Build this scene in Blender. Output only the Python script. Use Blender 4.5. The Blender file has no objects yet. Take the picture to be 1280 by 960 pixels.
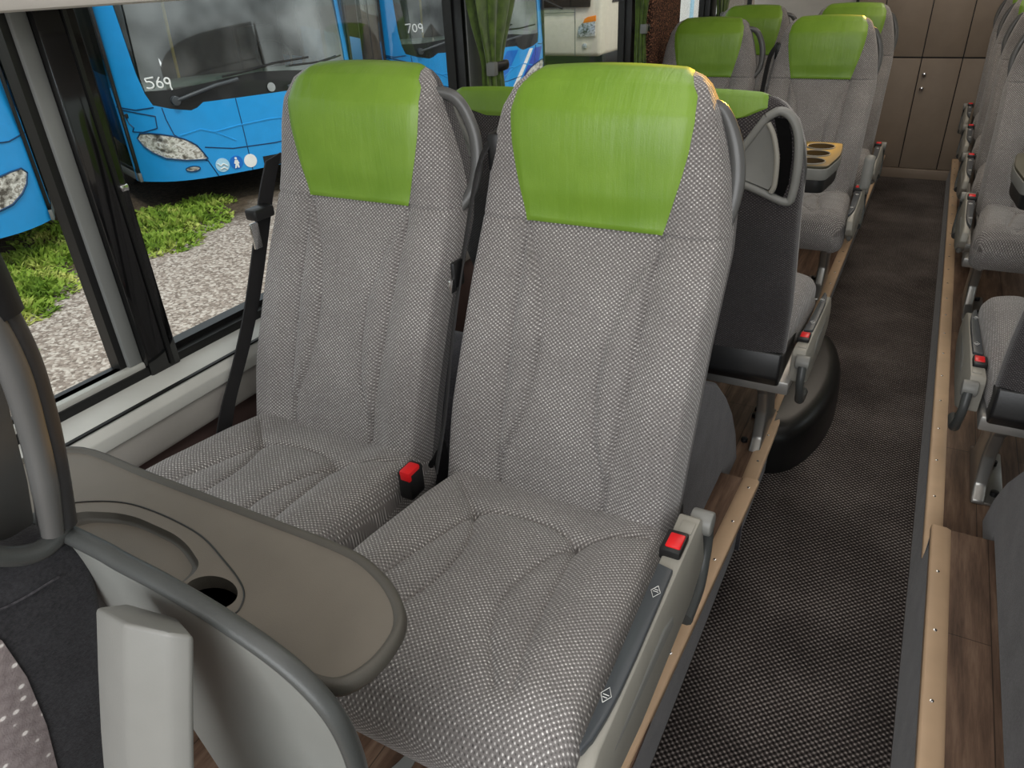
import bpy, bmesh, math, random
import numpy as np
from mathutils import Vector, Matrix
random.seed(7); rng = np.random.default_rng(7)
SC = bpy.context.scene
COL = SC.collection
PI = math.pi

# ------------------------------------------------------------------ materials
def s2l(c):
    return tuple((x/12.92 if x <= .04045 else ((x+.055)/1.055)**2.4) for x in c)
def rgb(r, g, b): return (*s2l((r/255, g/255, b/255)), 1.0)

class NT:
    def __init__(s, name):
        s.m = bpy.data.materials.new(name); s.m.use_nodes = True
        s.t = s.m.node_tree; s.t.nodes.clear()
        s.out = s.n('ShaderNodeOutputMaterial')
        s.b = s.n('ShaderNodeBsdfPrincipled'); s.l(s.b.outputs[0], s.out.inputs[0])
    def n(s, ty, **kw):
        nd = s.t.nodes.new(ty)
        for k, v in kw.items(): setattr(nd, k, v)
        return nd
    def l(s, a, b): s.t.links.new(a, b)
    def math(s, op, a, b=None, clamp=False):
        nd = s.n('ShaderNodeMath', operation=op, use_clamp=clamp)
        for i, x in enumerate((a, b)):
            if x is None: continue
            if isinstance(x, (int, float)): nd.inputs[i].default_value = x
            else: s.l(x, nd.inputs[i])
        return nd.outputs[0]
    def ramp(s, fac, stops):
        r = s.n('ShaderNodeValToRGB'); e = r.color_ramp.elements
        while len(e) < len(stops): e.new(.5)
        for el, (p, c) in zip(e, stops): el.position = p; el.color = c
        s.l(fac, r.inputs[0]); return r.outputs[0]
    def noise(s, scale, detail=4, vec=None, rough=.55):
        nd = s.n('ShaderNodeTexNoise'); nd.inputs['Scale'].default_value = scale
        nd.inputs['Detail'].default_value = detail; nd.inputs['Roughness'].default_value = rough
        if vec is None: vec = s.coord('Object')
        s.l(vec, nd.inputs['Vector']); return nd.outputs['Fac']
    def coord(s, which='Object'):
        return s.n('ShaderNodeTexCoord').outputs[which]
    def map(s, vec, scale=(1,1,1), rot=(0,0,0)):
        nd = s.n('ShaderNodeMapping'); nd.inputs['Scale'].default_value = scale; nd.inputs['Rotation'].default_value = rot
        s.l(vec, nd.inputs['Vector']); return nd.outputs[0]
    def bump(s, h, strength=.3, dist=.002):
        nd = s.n('ShaderNodeBump'); nd.inputs['Strength'].default_value = strength; nd.inputs['Distance'].default_value = dist
        s.l(h, nd.inputs['Height']); s.l(nd.outputs[0], s.b.inputs['Normal'])
    def set(s, col=None, rough=.5, metal=0, spec=.5):
        if col is not None: s.b.inputs['Base Color'].default_value = col
        s.b.inputs['Roughness'].default_value = rough; s.b.inputs['Metallic'].default_value = metal
        s.b.inputs['Specular IOR Level'].default_value = spec
        return s

def plastic(name, col, rough=.45, nscale=400, bump=.12, var=.06, metal=0, spec=.4):
    m = NT(name); m.set(col, rough, metal, spec)
    f = m.noise(9, 3)
    lo = tuple(c*(1-var) for c in col[:3])+(1,); hi = tuple(min(1, c*(1+var)) for c in col[:3])+(1,)
    m.l(m.ramp(f, [(.3, lo), (.7, hi)]), m.b.inputs['Base Color'])
    if bump: m.bump(m.noise(nscale, 2), bump, .001)
    return m.m

def weave(name, dark, mid, light, pitch=.0056, uv=True, bump=.55):
    m = NT(name); m.set(None, .85, 0, .15)
    v = m.coord('UV') if uv else m.coord('Object')
    sp = m.n('ShaderNodeSeparateXYZ'); 
    nz = m.n('ShaderNodeTexNoise'); nz.inputs['Scale'].default_value = 90; m.l(v, nz.inputs['Vector'])
    mx = m.n('ShaderNodeVectorMath', operation='MULTIPLY_ADD'); m.l(nz.outputs['Color'], mx.inputs[0])
    mx.inputs[1].default_value = (.0022,)*3; m.l(v, mx.inputs[2]); m.l(mx.outputs[0], sp.inputs[0])
    k = PI/pitch
    su = m.math('SINE', m.math('MULTIPLY', sp.outputs[0], k))
    sv = m.math('SINE', m.math('MULTIPLY', sp.outputs[1], k*1.15))
    h = m.math('ADD', m.math('MULTIPLY', m.math('MULTIPLY', su, sv), .5), .5)
    fine = m.noise(330, 2, v)
    big = m.noise(6, 3, v)
    hh = m.math('ADD', m.math('MULTIPLY', h, .62), m.math('MULTIPLY', fine, .55))
    hh = m.math('ADD', hh, m.math('MULTIPLY', m.math('SUBTRACT', big, .5), .25))
    c = m.ramp(hh, [(.14, dark), (.5, mid), (.74, mid), (.98, light)])
    m.l(c, m.b.inputs['Base Color'])
    m.b.inputs['Sheen Weight'].default_value = .25
    m.bump(h, bump, .0016)
    return m.m

M = {}
M['fabric'] = weave('seat_weave', rgb(44,41,41), rgb(124,120,118), rgb(240,237,234), .0042)
M['fabric_back'] = weave('seat_back_weave', rgb(24,22,23), rgb(62,58,59), rgb(140,136,134), .0042, bump=.7)
def leather():
    m = NT('green_leather'); m.set(None, .38, 0, .45)
    v = m.coord('Object')
    c = m.ramp(m.noise(7, 4), [(.3, rgb(106,142,42)), (.7, rgb(124,158,56))])
    m.l(c, m.b.inputs['Base Color'])
    wr = m.noise(1.0, 5, m.map(v, (45, 8, 5)), .6)
    g = m.noise(500, 2)
    m.bump(m.math('ADD', m.math('MULTIPLY', wr, 1.0), m.math('MULTIPLY', g, .12)), .35, .006)
    return m.m
M['green'] = leather()
M['black'] = plastic('black_plastic', rgb(26,26,27), .4)
M['darkbox'] = plastic('dark_base_plastic', rgb(34,34,35), .32, 200)
M['grey'] = plastic('warm_grey_plastic', rgb(126,126,122), .42)
M['lgrey'] = plastic('light_grey_plastic', rgb(150,147,138), .4, 500, .15)
M['slate'] = plastic('slate_control_plastic', rgb(66,70,74), .35)
M['handle'] = plastic('handle_grey', rgb(84,84,83), .3)
M['dhandle'] = plastic('dark_handle_grey', rgb(50,50,51), .3)
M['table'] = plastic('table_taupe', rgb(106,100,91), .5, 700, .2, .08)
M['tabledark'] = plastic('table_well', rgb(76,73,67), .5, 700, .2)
M['shell'] = plastic('shell_grey', rgb(138,140,136), .28, 600, .3)
M['shellrim'] = plastic('shell_rim_grey', rgb(70,72,71), .36, 600, .2)
M['red'] = plastic('red_button', rgb(226,28,34), .3, bump=0)
M['alu'] = plastic('brushed_aluminium', rgb(176,174,170), .38, 300, .05, .08, .6)
M['leg'] = plastic('cast_leg', rgb(150,148,144), .33, 200, .08, .08, .75)
M['white'] = plastic('white_plastic', rgb(225,225,222), .45, bump=0)
M['chrome'] = plastic('chrome', rgb(215,215,215), .18, bump=0, metal=1)
M['trim'] = plastic('gold_beige_trim', rgb(206,176,144), .42, 120, .06, .08, .05)
M['olive'] = plastic('olive_black_top', rgb(58,55,38), .45)
M['belt'] = plastic('belt_webbing', rgb(30,29,30), .7, 900, .4)
M['wallgrey'] = plastic('side_wall_grey', rgb(150,146,140), .55)
M['sill'] = plastic('sill_light_grey', rgb(186,186,180), .45)
M['skirt'] = plastic('brown_skirt_lining', rgb(86,68,64), .7)
M['gasket'] = plastic('black_gasket', rgb(20,20,20), .4, bump=0)
M['pframe'] = plastic('grey_window_frame', rgb(112,114,112), .4, bump=0)
M['locker'] = plastic('locker_taupe', rgb(140,126,112), .5, 300, .05)
M['ceil'] = plastic('ceiling_grey', rgb(190,186,180), .7)
M['rubber'] = plastic('black_rubber', rgb(22,22,22), .34, 30, .25, .2)
M['void'] = plastic('painted_recess_shade', rgb(12,12,12), .8, bump=0, spec=.05)  # near-black that paints the shade inside the handle slot and cup holes
M['blackglass'] = plastic('black_glass', rgb(12,12,13), .08, bump=0, spec=.6)

def felt(name, a, b):
    m = NT(name); m.set(None, .95, 0, .1)
    f = m.math('ADD', m.math('MULTIPLY', m.noise(260, 4), .6), m.math('MULTIPLY', m.noise(14, 3), .4))
    m.l(m.ramp(f, [(.35, a), (.65, b)]), m.b.inputs['Base Color']); m.bump(m.noise(400, 3), .4, .002)
    m.b.inputs['Sheen Weight'].default_value = .2
    return m.m
M['felt'] = felt('grey_felt', rgb(42,41,45), rgb(76,74,78))
M['velour'] = felt('charcoal_velour', rgb(34,34,37), rgb(58,58,62))
def carpet():
    m = NT('aisle_carpet'); m.set(None, .95, 0, .1)
    v = m.coord('Object'); sp = m.n('ShaderNodeSeparateXYZ'); m.l(v, sp.inputs[0])
    k = PI/.0075
    h = m.math('MULTIPLY', m.math('SINE', m.math('MULTIPLY', sp.outputs[0], k)), m.math('SINE', m.math('MULTIPLY', sp.outputs[1], k)))
    h = m.math('ADD', m.math('MULTIPLY', h, .5), .5)
    f = m.math('ADD', m.math('MULTIPLY', h, .55), m.math('MULTIPLY', m.noise(220, 3), .6))
    f = m.math('ADD', f, m.math('MULTIPLY', m.math('SUBTRACT', m.noise(3, 3), .5), .35))
    m.l(m.ramp(f, [(.32, rgb(20,18,18)), (.62, rgb(66,60,58)), (.92, rgb(158,150,145))]), m.b.inputs['Base Color'])
    m.bump(h, .7, .003)
    return m.m
M['carpet'] = carpet()
def wood():
    m = NT('wood_vinyl'); m.set(None, .45, 0, .35)
    v = m.coord('Object')
    g = m.noise(1, 8, m.map(v, (38, 3.2, 3)), .65)
    br = m.n('ShaderNodeTexBrick'); m.l(m.map(v, (1,1,1), (0,0,PI/2)), br.inputs['Vector'])
    br.inputs['Scale'].default_value = 1; br.inputs['Brick Width'].default_value = .9; br.inputs['Row Height'].default_value = .11
    br.inputs['Mortar Size'].default_value = .0012; br.inputs['Color1'].default_value = (.75,.75,.75,1); br.inputs['Color2'].default_value = (1.1,1.1,1.1,1); br.inputs['Mortar'].default_value = (.3,.3,.3,1)
    c = m.ramp(g, [(.28, rgb(58,42,34)), (.5, rgb(112,88,72)), (.72, rgb(150,124,104))])
    mx = m.n('ShaderNodeMix', data_type='RGBA', blend_type='MULTIPLY'); mx.inputs[0].default_value = 1
    m.l(c, mx.inputs[6]); m.l(br.outputs[0], mx.inputs[7]); m.l(mx.outputs[2], m.b.inputs['Base Color'])
    m.bump(g, .15, .002)
    return m.m
M['wood'] = wood()
def pillar_fabric():
    m = NT('brown_flecked_pillar'); m.set(None, .8, 0, .2)
    m.l(m.ramp(m.noise(150, 2), [(.4, rgb(30,20,18)), (.55, rgb(84,56,44)), (.7, rgb(170,120,92))]), m.b.inputs['Base Color'])
    m.bump(m.noise(150, 2), .5, .002); return m.m
M['pillarfab'] = pillar_fabric()
def curtain_m():
    m = NT('green_curtain'); m.set(None, .7, 0, .25)
    m.l(m.ramp(m.noise(30, 3), [(.3, rgb(48,68,22)), (.7, rgb(88,112,42))]), m.b.inputs['Base Color'])
    m.b.inputs['Sheen Weight'].default_value = .3
    return m.m
M['curtain'] = curtain_m()
def glass(name, tint, gl):
    m = NT(name); m.t.nodes.remove(m.b)
    tr = m.n('ShaderNodeBsdfTransparent'); tr.inputs[0].default_value = tint
    g = m.n('ShaderNodeBsdfGlossy'); g.inputs['Roughness'].default_value = .02; g.inputs[0].default_value = (.9,.95,1,1)
    fr = m.n('ShaderNodeFresnel'); fr.inputs[0].default_value = 1.3
    mx = m.n('ShaderNodeMixShader'); f = m.math('MULTIPLY', fr.outputs[0], gl, True); m.l(f, mx.inputs[0])
    m.l(tr.outputs[0], mx.inputs[1]); m.l(g.outputs[0], mx.inputs[2]); m.l(mx.outputs[0], m.out.inputs[0])
    return m.m
M['glass'] = glass('window_glass', (.95,.97,.96,1), .25)
def busglass():
    m = NT('bus_glass'); m.t.nodes.remove(m.b)
    tr = m.n('ShaderNodeBsdfTransparent'); tr.inputs[0].default_value = (.52,.57,.54,1)
    g = m.n('ShaderNodeBsdfGlossy'); g.inputs['Roughness'].default_value = .03
    f = m.n('ShaderNodeTexNoise'); f.inputs['Scale'].default_value = 1.6; m.l(m.coord('Object'), f.inputs['Vector'])
    r = m.ramp(f.outputs[0], [(.35, (.10,.10,.10,1)), (.65, (.42,.42,.42,1))])
    mx = m.n('ShaderNodeMixShader'); m.l(r, mx.inputs[0]); m.l(tr.outputs[0], mx.inputs[1]); m.l(g.outputs[0], mx.inputs[2]); m.l(mx.outputs[0], m.out.inputs[0])
    return m.m
M['busglass'] = busglass()
M['busblue'] = plastic('bus_blue_paint', rgb(34,152,222), .3, bump=0, var=.04, spec=.5)
M['busblue2'] = plastic('bus_pale_blue', rgb(96,196,240), .3, bump=0)
M['busnavy'] = plastic('bus_navy', rgb(30,70,180), .3, bump=0)
M['buswhite'] = plastic('bus_white', rgb(240,240,238), .35, bump=0)
M['cream'] = plastic('coach_cream', rgb(226,216,196), .35, bump=0)
M['seam'] = plastic('dark_seam', rgb(16,60,100), .5, bump=0)
M['busdark'] = plastic('bus_dark_interior', rgb(48,50,50), .7, 5, 0, .5)
M['dash'] = plastic('bus_dash', rgb(150,158,152), .6, bump=0)
M['yellow'] = plastic('yellow_rail', rgb(238,196,40), .4, bump=0)
M['orange'] = plastic('orange_lens', rgb(250,140,30), .25, bump=0)
M['signblue'] = plastic('sign_blue', rgb(20,110,200), .4, bump=0)
M['signpale'] = plastic('sign_pale_blue', rgb(176,216,238), .4, bump=0)
M['leafgreen'] = plastic('sticker_green', rgb(30,150,80), .5, bump=0)
def lens():
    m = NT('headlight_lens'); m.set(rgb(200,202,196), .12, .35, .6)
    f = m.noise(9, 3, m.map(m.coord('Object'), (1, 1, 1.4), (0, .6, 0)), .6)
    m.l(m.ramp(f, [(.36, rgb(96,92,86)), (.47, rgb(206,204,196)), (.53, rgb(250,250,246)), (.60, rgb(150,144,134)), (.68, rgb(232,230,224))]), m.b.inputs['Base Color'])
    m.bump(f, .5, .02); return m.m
M['lens'] = lens()
def gravel():
    m = NT('gravel_ground'); m.set(None, .95, 0, .15)
    o = m.coord('Object')
    v = m.n('ShaderNodeTexVoronoi'); v.inputs['Scale'].default_value = 46; m.l(o, v.inputs['Vector'])
    sx = m.n('ShaderNodeSeparateColor'); m.l(v.outputs['Color'], sx.inputs[0])
    st = m.ramp(sx.outputs[0], [(.0, rgb(132,118,108)), (.45, rgb(176,160,148)), (1, rgb(222,210,198))])
    dk = m.ramp(v.outputs['Distance'], [(.0, (1,1,1,1)), (.6, (.8,.8,.8,1)), (1, (.4,.37,.35,1))])
    mx = m.n('ShaderNodeMix', data_type='RGBA', blend_type='MULTIPLY'); mx.inputs[0].default_value = 1
    m.l(st, mx.inputs[6]); m.l(dk, mx.inputs[7])
    soil = m.ramp(m.noise(30, 5), [(.3, rgb(58,48,40)), (.7, rgb(104,90,74))])
    sp = m.n('ShaderNodeSeparateXYZ'); m.l(o, sp.inputs[0])
    d = m.math('ADD', m.math('MULTIPLY', sp.outputs[0], -1), m.math('MULTIPLY', m.noise(1.2, 4), 1.6))
    k = m.ramp(m.math('MULTIPLY', d, .1), [(.66, (0,0,0,1)), (.72, (1,1,1,1))])
    m2 = m.n('ShaderNodeMix', data_type='RGBA'); m.l(k, m2.inputs[0]); m.l(mx.outputs[2], m2.inputs[6]); m.l(soil, m2.inputs[7])
    m.l(m2.outputs[2], m.b.inputs['Base Color']); m.bump(v.outputs['Distance'], -.7, .02)
    return m.m
M['gravel'] = gravel()
def grass_m():
    m = NT('weed_green'); m.set(None, .7, 0, .2)
    m.l(m.ramp(m.noise(3.5, 3), [(.3, rgb(84,116,34)), (.5, rgb(132,158,58)), (.7, rgb(196,196,110))]), m.b.inputs['Base Color'])
    m.b.inputs['Subsurface Weight'].default_value = 0
    return m.m
M['grass'] = grass_m()
def dotfab():
    m = NT('dotted_seat_fabric'); m.set(None, .85, 0, .15)
    v = m.coord('Object')
    vo = m.n('ShaderNodeTexVoronoi'); vo.inputs['Scale'].default_value = 1; vo.inputs['Randomness'].default_value = .35
    m.l(m.map(v, (1, 62, 80), (.5, 0, 0)), vo.inputs['Vector'])
    m.l(m.ramp(vo.outputs['Distance'], [(.13, rgb(245,240,238)), (.22, rgb(158,148,148)), (.8, rgb(132,122,123))]), m.b.inputs['Base Color'])
    m.bump(m.noise(500, 3), .4, .002); return m.m
M['dots'] = dotfab()

# ------------------------------------------------------------------ mesh helpers
def link(name, me, mat, parent=None, loc=None):
    o = bpy.data.objects.new(name, me); COL.objects.link(o)
    if mat is not None and not me.materials: me.materials.append(M[mat] if isinstance(mat, str) else mat)
    if parent is not None: o.parent = parent
    if loc is not None: o.location = loc
    return o
def smooth(me, angle=40):
    for p in me.polygons: p.use_smooth = True
    try: me.set_sharp_from_angle(angle=math.radians(angle))
    except Exception: pass
def mesh(name, verts, faces, mat, parent=None, sm=True, ang=40, uvs=None):
    me = bpy.data.meshes.new(name); me.from_pydata([tuple(map(float, v)) for v in verts], [], faces)
    if uvs is not None:
        ul = me.uv_layers.new(name='UVMap'); li = np.zeros(len(me.loops), dtype=np.int32); me.loops.foreach_get('vertex_index', li)
        ul.data.foreach_set('uv', np.asarray(uvs, dtype=np.float32)[li].ravel())
    if sm: smooth(me, ang)
    return link(name, me, mat, parent)
def from_bm(name, bm, mat, parent=None, sm=True, ang=40):
    bmesh.ops.recalc_face_normals(bm, faces=bm.faces)
    me = bpy.data.meshes.new(name); bm.to_mesh(me); bm.free()
    if sm: smooth(me, ang)
    return link(name, me, mat, parent)
def grid(name, P, mat, parent=None, uv=None, wrap_u=False, ang=60, cap=False, flip=False):
    """P: (nv, nu, 3) array"""
    nv, nu = P.shape[:2]; faces = []
    for j in range(nv-1):
        for i in range(nu if wrap_u else nu-1):
            a = j*nu+i; b = j*nu+(i+1) % nu; c = (j+1)*nu+(i+1) % nu; d = (j+1)*nu+i
            faces.append((a, d, c, b) if flip else (a, b, c, d))
    if cap:
        faces.append(tuple(range(nu-1, -1, -1)) if not flip else tuple(range(nu)))
        t = tuple((nv-1)*nu+i for i in range(nu)); faces.append(t if not flip else t[::-1])
    return mesh(name, P.reshape(-1, 3), faces, mat, parent, True, ang, None if uv is None else uv.reshape(-1, 2))
def box(name, c, s, mat, parent=None, bev=.004, rz=0, seg=2):
    bm = bmesh.new(); bmesh.ops.create_cube(bm, size=1)
    bmesh.ops.scale(bm, vec=s, verts=bm.verts)
    if bev: bmesh.ops.bevel(bm, geom=bm.edges[:], offset=min(bev, min(s)*.45), segments=seg, profile=.5, affect='EDGES')
    bmesh.ops.rotate(bm, cent=(0,0,0), matrix=Matrix.Rotation(rz, 3, 'Z'), verts=bm.verts)
    bmesh.ops.translate(bm, vec=c, verts=bm.verts)
    return from_bm(name, bm, mat, parent, True, 35)
def bx(name, x0, x1, y0, y1, z0, z1, mat, parent=None, bev=.003):
    return box(name, ((x0+x1)/2, (y0+y1)/2, (z0+z1)/2), (abs(x1-x0), abs(y1-y0), abs(z1-z0)), mat, parent, bev)
def prism(name, pts, vec, mat, parent=None, bev=.004, seg=3, ang=35):
    """pts: planar 3D polygon, extruded along vec, all edges bevelled"""
    bm = bmesh.new(); vs = [bm.verts.new(p) for p in pts]; f = bm.faces.new(vs)
    r = bmesh.ops.extrude_face_region(bm, geom=[f])
    bmesh.ops.translate(bm, vec=vec, verts=[g for g in r['geom'] if isinstance(g, bmesh.types.BMVert)])
    bmesh.ops.recalc_face_normals(bm, faces=bm.faces)
    if bev:
        es = [e for e in bm.edges if len(e.link_faces) == 2 and e.calc_face_angle(0) > .5]
        bmesh.ops.bevel(bm, geom=es, offset=bev, segments=seg, profile=.5, affect='EDGES', clamp_overlap=True)
    return from_bm(name, bm, mat, parent, True, ang)
def catmull(pts, n=8):
    pts = [np.array(p, float) for p in pts]; out = []
    P = [2*pts[0]-pts[1]]+pts+[2*pts[-1]-pts[-2]]
    for i in range(1, len(P)-2):
        for t in np.linspace(0, 1, n, endpoint=False):
            a, b, c, d = P[i-1], P[i], P[i+1], P[i+2]
            out.append(.5*((2*b)+(c-a)*t+(2*a-5*b+4*c-d)*t*t+(3*b-a-3*c+d)*t**3))
    out.append(pts[-1]); return np.array(out)
def tube(name, pts, r, mat, parent=None, n=10, spline=True, closed=False, flat=None, k=8):
    """sweep; r scalar or per point; flat=(ratio, axis vector) makes an elliptical section"""
    p = catmull(pts, k) if spline else np.array(pts, float)
    m = len(p)
    rr = np.full(m, r) if np.isscalar(r) else np.interp(np.linspace(0, 1, m), np.linspace(0, 1, len(r)), r)
    T = np.gradient(p, axis=0)
    if closed: T = np.roll(p, -1, 0)-np.roll(p, 1, 0)
    T /= np.linalg.norm(T, axis=1)[:, None]+1e-9
    ref = np.array(flat[1] if flat else ((0,0,1) if abs(T[0][2]) < .9 else (1,0,0)), float)
    P = np.zeros((m, n, 3)); pn = None
    for i in range(m):
        if flat or pn is None: a = ref-T[i]*(ref@T[i])
        else: a = pn-T[i]*(pn@T[i])
        a /= np.linalg.norm(a)+1e-9; pn = a; b = np.cross(T[i], a)
        for j in range(n):
            q = 2*PI*j/n; P[i, j] = p[i]+rr[i]*((flat[0] if flat else 1)*math.cos(q)*a+math.sin(q)*b)
    if closed: P = np.concatenate([P, P[:1]])
    return grid(name, P, mat, parent, wrap_u=True, ang=50, cap=not closed)
def cyl(name, a, b, r, mat, parent=None, n=20, bev=.003):
    a = Vector(a); b = Vector(b); d = b-a; bm = bmesh.new()
    bmesh.ops.create_cone(bm, cap_ends=True, segments=n, radius1=r, radius2=r, depth=d.length)
    if bev:
        es = [e for e in bm.edges if len(e.link_faces) == 2 and e.calc_face_angle(0) > 1]
        bmesh.ops.bevel(bm, geom=es, offset=min(bev, r*.4), segments=2, profile=.5, affect='EDGES')
    q = Vector((0,0,1)).rotation_difference(d.normalized())
    bmesh.ops.rotate(bm, cent=(0,0,0), matrix=q.to_matrix(), verts=bm.verts); bmesh.ops.translate(bm, vec=(a+b)/2, verts=bm.verts)
    return from_bm(name, bm, mat, parent, True, 40)
def ribbon(name, pts, w, wdir, mat, parent=None, th=.002, k=8):
    p = catmull(pts, k); wd = np.array(wdir, float); wd /= np.linalg.norm(wd)
    T = np.gradient(p, axis=0); N = np.cross(T, wd); N /= np.linalg.norm(N, axis=1)[:, None]+1e-9
    P = np.stack([p-wd*w/2-N*th/2, p+wd*w/2-N*th/2, p+wd*w/2+N*th/2, p-wd*w/2+N*th/2], 1)
    return grid(name, P, mat, parent, wrap_u=True, ang=50, cap=True)
def thing(name, label, cat, loc=(0,0,0), rz=0, group=None):
    o = bpy.data.objects.new(name, None); COL.objects.link(o); o.location = loc; o.rotation_euler = (0,0,rz)
    o.empty_display_size = .1
    return tag(o, label, cat, group)
def tag(o, label, cat, group=None):
    o['label'] = label; o['category'] = cat
    if group: o['group'] = group
    return o
def struct(o, label=None):
    o['kind'] = 'structure'
    if label: o['label'] = label
    return o
def dup(root, loc, rz, label, skip=()):
    r = root.copy(); COL.objects.link(r); r.location = loc; r.rotation_euler = (0,0,rz); r['label'] = label
    def rec(src, dst):
        for ch in list(src.children):
            if ch.name.split('.')[0] in skip: continue
            c = ch.copy(); COL.objects.link(c); c.parent = dst
            rec(ch, c)
    rec(root, r); return r
def sstep(a, b, x):
    t = np.clip((x-a)/(b-a), 0, 1); return t*t*(3-2*t)

# ------------------------------------------------------------------ seat (local: faces -Y, origin on the podium under the backrest foot)
ZR = np.array([.30, .41, .495, .54, .68, .76, .82, .886, .94, .99, 1.043, 1.080, 1.092, 1.098])
YF = np.array([-.035, .0, .025, .041, .106, .148, .184, .206, .208, .208, .214, .236, .258, .285])
WW = np.array([.440, .452, .456, .458, .458, .461, .462, .452, .432, .407, .373, .333, .305, .27])
TT = np.array([.10, .105, .105, .105, .105, .105, .105, .105, .105, .10, .09, .06, .034, .0])
def crown(sx, zr): return .006*(1-sx*sx)*sstep(.95, 1.1, zr)
SEAM_O = (np.array([.41, .45, .55, .70, .857]), np.array([.104, .106, .112, .119, .125]))
SEAM_I = (np.array([.41, .47, .53, .60, .68, .76, .815, .857]), np.array([.104, .100, .072, .060, .060, .078, .108, .125]))
_zd = np.linspace(.2, 1.098, 900); _yd = np.interp(_zd, ZR, YF); _k = np.exp(-.5*(np.arange(-60, 61)*.001/.016)**2); _k /= _k.sum()
_ys = np.convolve(np.pad(_yd, 60, 'edge'), _k, 'valid'); _wd = sstep(1.0, 1.05, _zd); YFD = _ys*(1-_wd)+_yd*_wd
def yfront(z): return np.interp(z, _zd, YFD)
WW0 = WW.copy(); WWR = np.array([.440, .452, .458, .462, .464, .466, .468, .468, .464, .448, .408, .345, .312, .28])
def backsurf(x_or_s, zr, side, frac=True, seams=True):
    """side +1 = front (-Y), -1 = rear. returns x, y, z"""
    w = np.interp(zr, ZR, WW); T = np.interp(zr, ZR, TT); yf = yfront(zr)
    s = x_or_s if frac else np.clip(x_or_s/(w/2), -1, 1)
    x = s*w/2; p = 5.0
    prof = np.power(np.clip(1-np.abs(s)**p, 0, 1), 1/p)
    yc = yf+T/2
    if side > 0:
        y = yc-T/2*prof
        bol = sstep(.115, .165, np.abs(x))*(1-sstep(.93, 1.0, np.abs(s)))*.017*(1-sstep(.80, 1.0, zr))
        hd = .012*np.exp(-(x/.16)**2)*sstep(.85, .92, zr)*(1-sstep(1.02, 1.08, zr))
        y = y-bol-hd
        # soft lumbar pad between the inner curves
        if seams:
            so = np.interp(zr, *SEAM_O); si = np.interp(zr, *SEAM_I); g = 0
            below = 1-sstep(.852, .862, zr)
            for c in (so, -so): g = g+.0065*np.exp(-((x-c)/.0045)**2)*below
            for c in (si, -si): g = g+.006*np.exp(-((x-c)/.0045)**2)*below
            g = g+.004*np.exp(-((zr-.857)/.0035)**2)
            puff = .009*np.sin(np.clip((np.abs(x)-si)/(so-si+1e-4), 0, 1)*PI)*below
            y = y+g-puff
    else:
        y = yc+T/2*prof
    return x, y, zr+crown(s, zr)
def dense(n, pw=1.8):
    t = np.linspace(-1, 1, n); return np.sign(t)*(1-(1-np.abs(t))**pw)
def build_backrest(parent, flip):
    zr = np.concatenate([np.linspace(.30, .84, 92, endpoint=False), np.linspace(.84, .875, 16, endpoint=False), np.linspace(.875, 1.075, 26, endpoint=False), np.linspace(1.075, 1.098, 10)])
    t = np.linspace(-1, 1, 131); sf = np.sign(t)*(1-(1-np.abs(t))**1.25); sb = dense(34)[::-1][1:-1]
    S, Z = np.meshgrid(sf, zr); fx, fy, fz = backsurf(S, Z, 1)
    S2, Z2 = np.meshgrid(sb, zr); rx, ry, rz = backsurf(S2, Z2, -1)
    front = np.stack([fx, fy, fz], -1); rear = np.stack([rx, ry, rz], -1)
    arc = np.concatenate([[0], np.cumsum(np.hypot(np.diff(zr), np.diff(np.interp(zr, ZR, YF))))])
    def arcu(X, Y):
        d = np.cumsum(np.hypot(np.diff(X, axis=1), np.diff(Y, axis=1)), 1); d = np.concatenate([np.zeros((len(X), 1)), d], 1)
        return d-d[:, [X.shape[1]//2]]
    gx, gy, _ = backsurf(S, Z, 1, True, False)
    uvf = np.stack([arcu(gx, gy), np.repeat(arc[:, None], S.shape[1], 1)], -1)
    # front mesh carries the light weave, the rear shell of the backrest its own darker weave
    ring = np.concatenate([front[:, -1:], rear, front[:, :1]], 1)
    xs = np.concatenate([fx[:, -1:], rx, fx[:, :1]], 1)
    uvr = np.stack([arcu(ring[..., 0], ring[..., 1]), np.repeat(arc[:, None], xs.shape[1], 1)], -1)
    b = grid('backrest', front, 'fabric', parent, uvf, ang=80)
    r = grid('back_cover', ring, 'fabric_back', parent, uvr, ang=80)
    return b
GZ = np.array([.857, .90, .945, .99, 1.035, 1.068, 1.098]); GH = np.array([.125, .136, .147, .156, .160, .156, .135])
def build_headrest(parent):
    zf = np.concatenate([np.linspace(.8575, 1.065, 40, endpoint=False), np.linspace(1.065, 1.098, 12)])
    t = np.linspace(-1, 1, 61); rows = []; uvs = []
    for i, z in enumerate(zf):
        h = np.interp(z, GZ, GH); x = t*h
        X, Y, Z = backsurf(x, np.full_like(x, z), 1, False, False)
        e = np.minimum(1, (1-np.abs(t))*12)*min(1, i+.0)
        off = .0008+.0045*e
        top = sstep(1.055, 1.098, z)
        rows.append(np.stack([X, Y-off*(1-top*.8), Z+off*top], 1))
    zb = np.linspace(1.096, 1.037, 16)
    for i, z in enumerate(zb):
        lim = np.interp(z, [1.037, 1.052, 1.072, 1.098], [.04, .10, .142, .140]); x = t*lim
        X, Y, Z = backsurf(x, np.full_like(x, z), -1, False, False)
        e = np.minimum(1, (1-np.abs(t))*12)*min(1, (len(zb)-1-i)/3)
        off = -.0005+.004*e; top = sstep(1.062, 1.096, z)
        rows.append(np.stack([X, Y+off*(1-top*.8), Z+off*top], 1))
    return grid('headrest_panel', np.array(rows), 'green', parent, ang=80)
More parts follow.
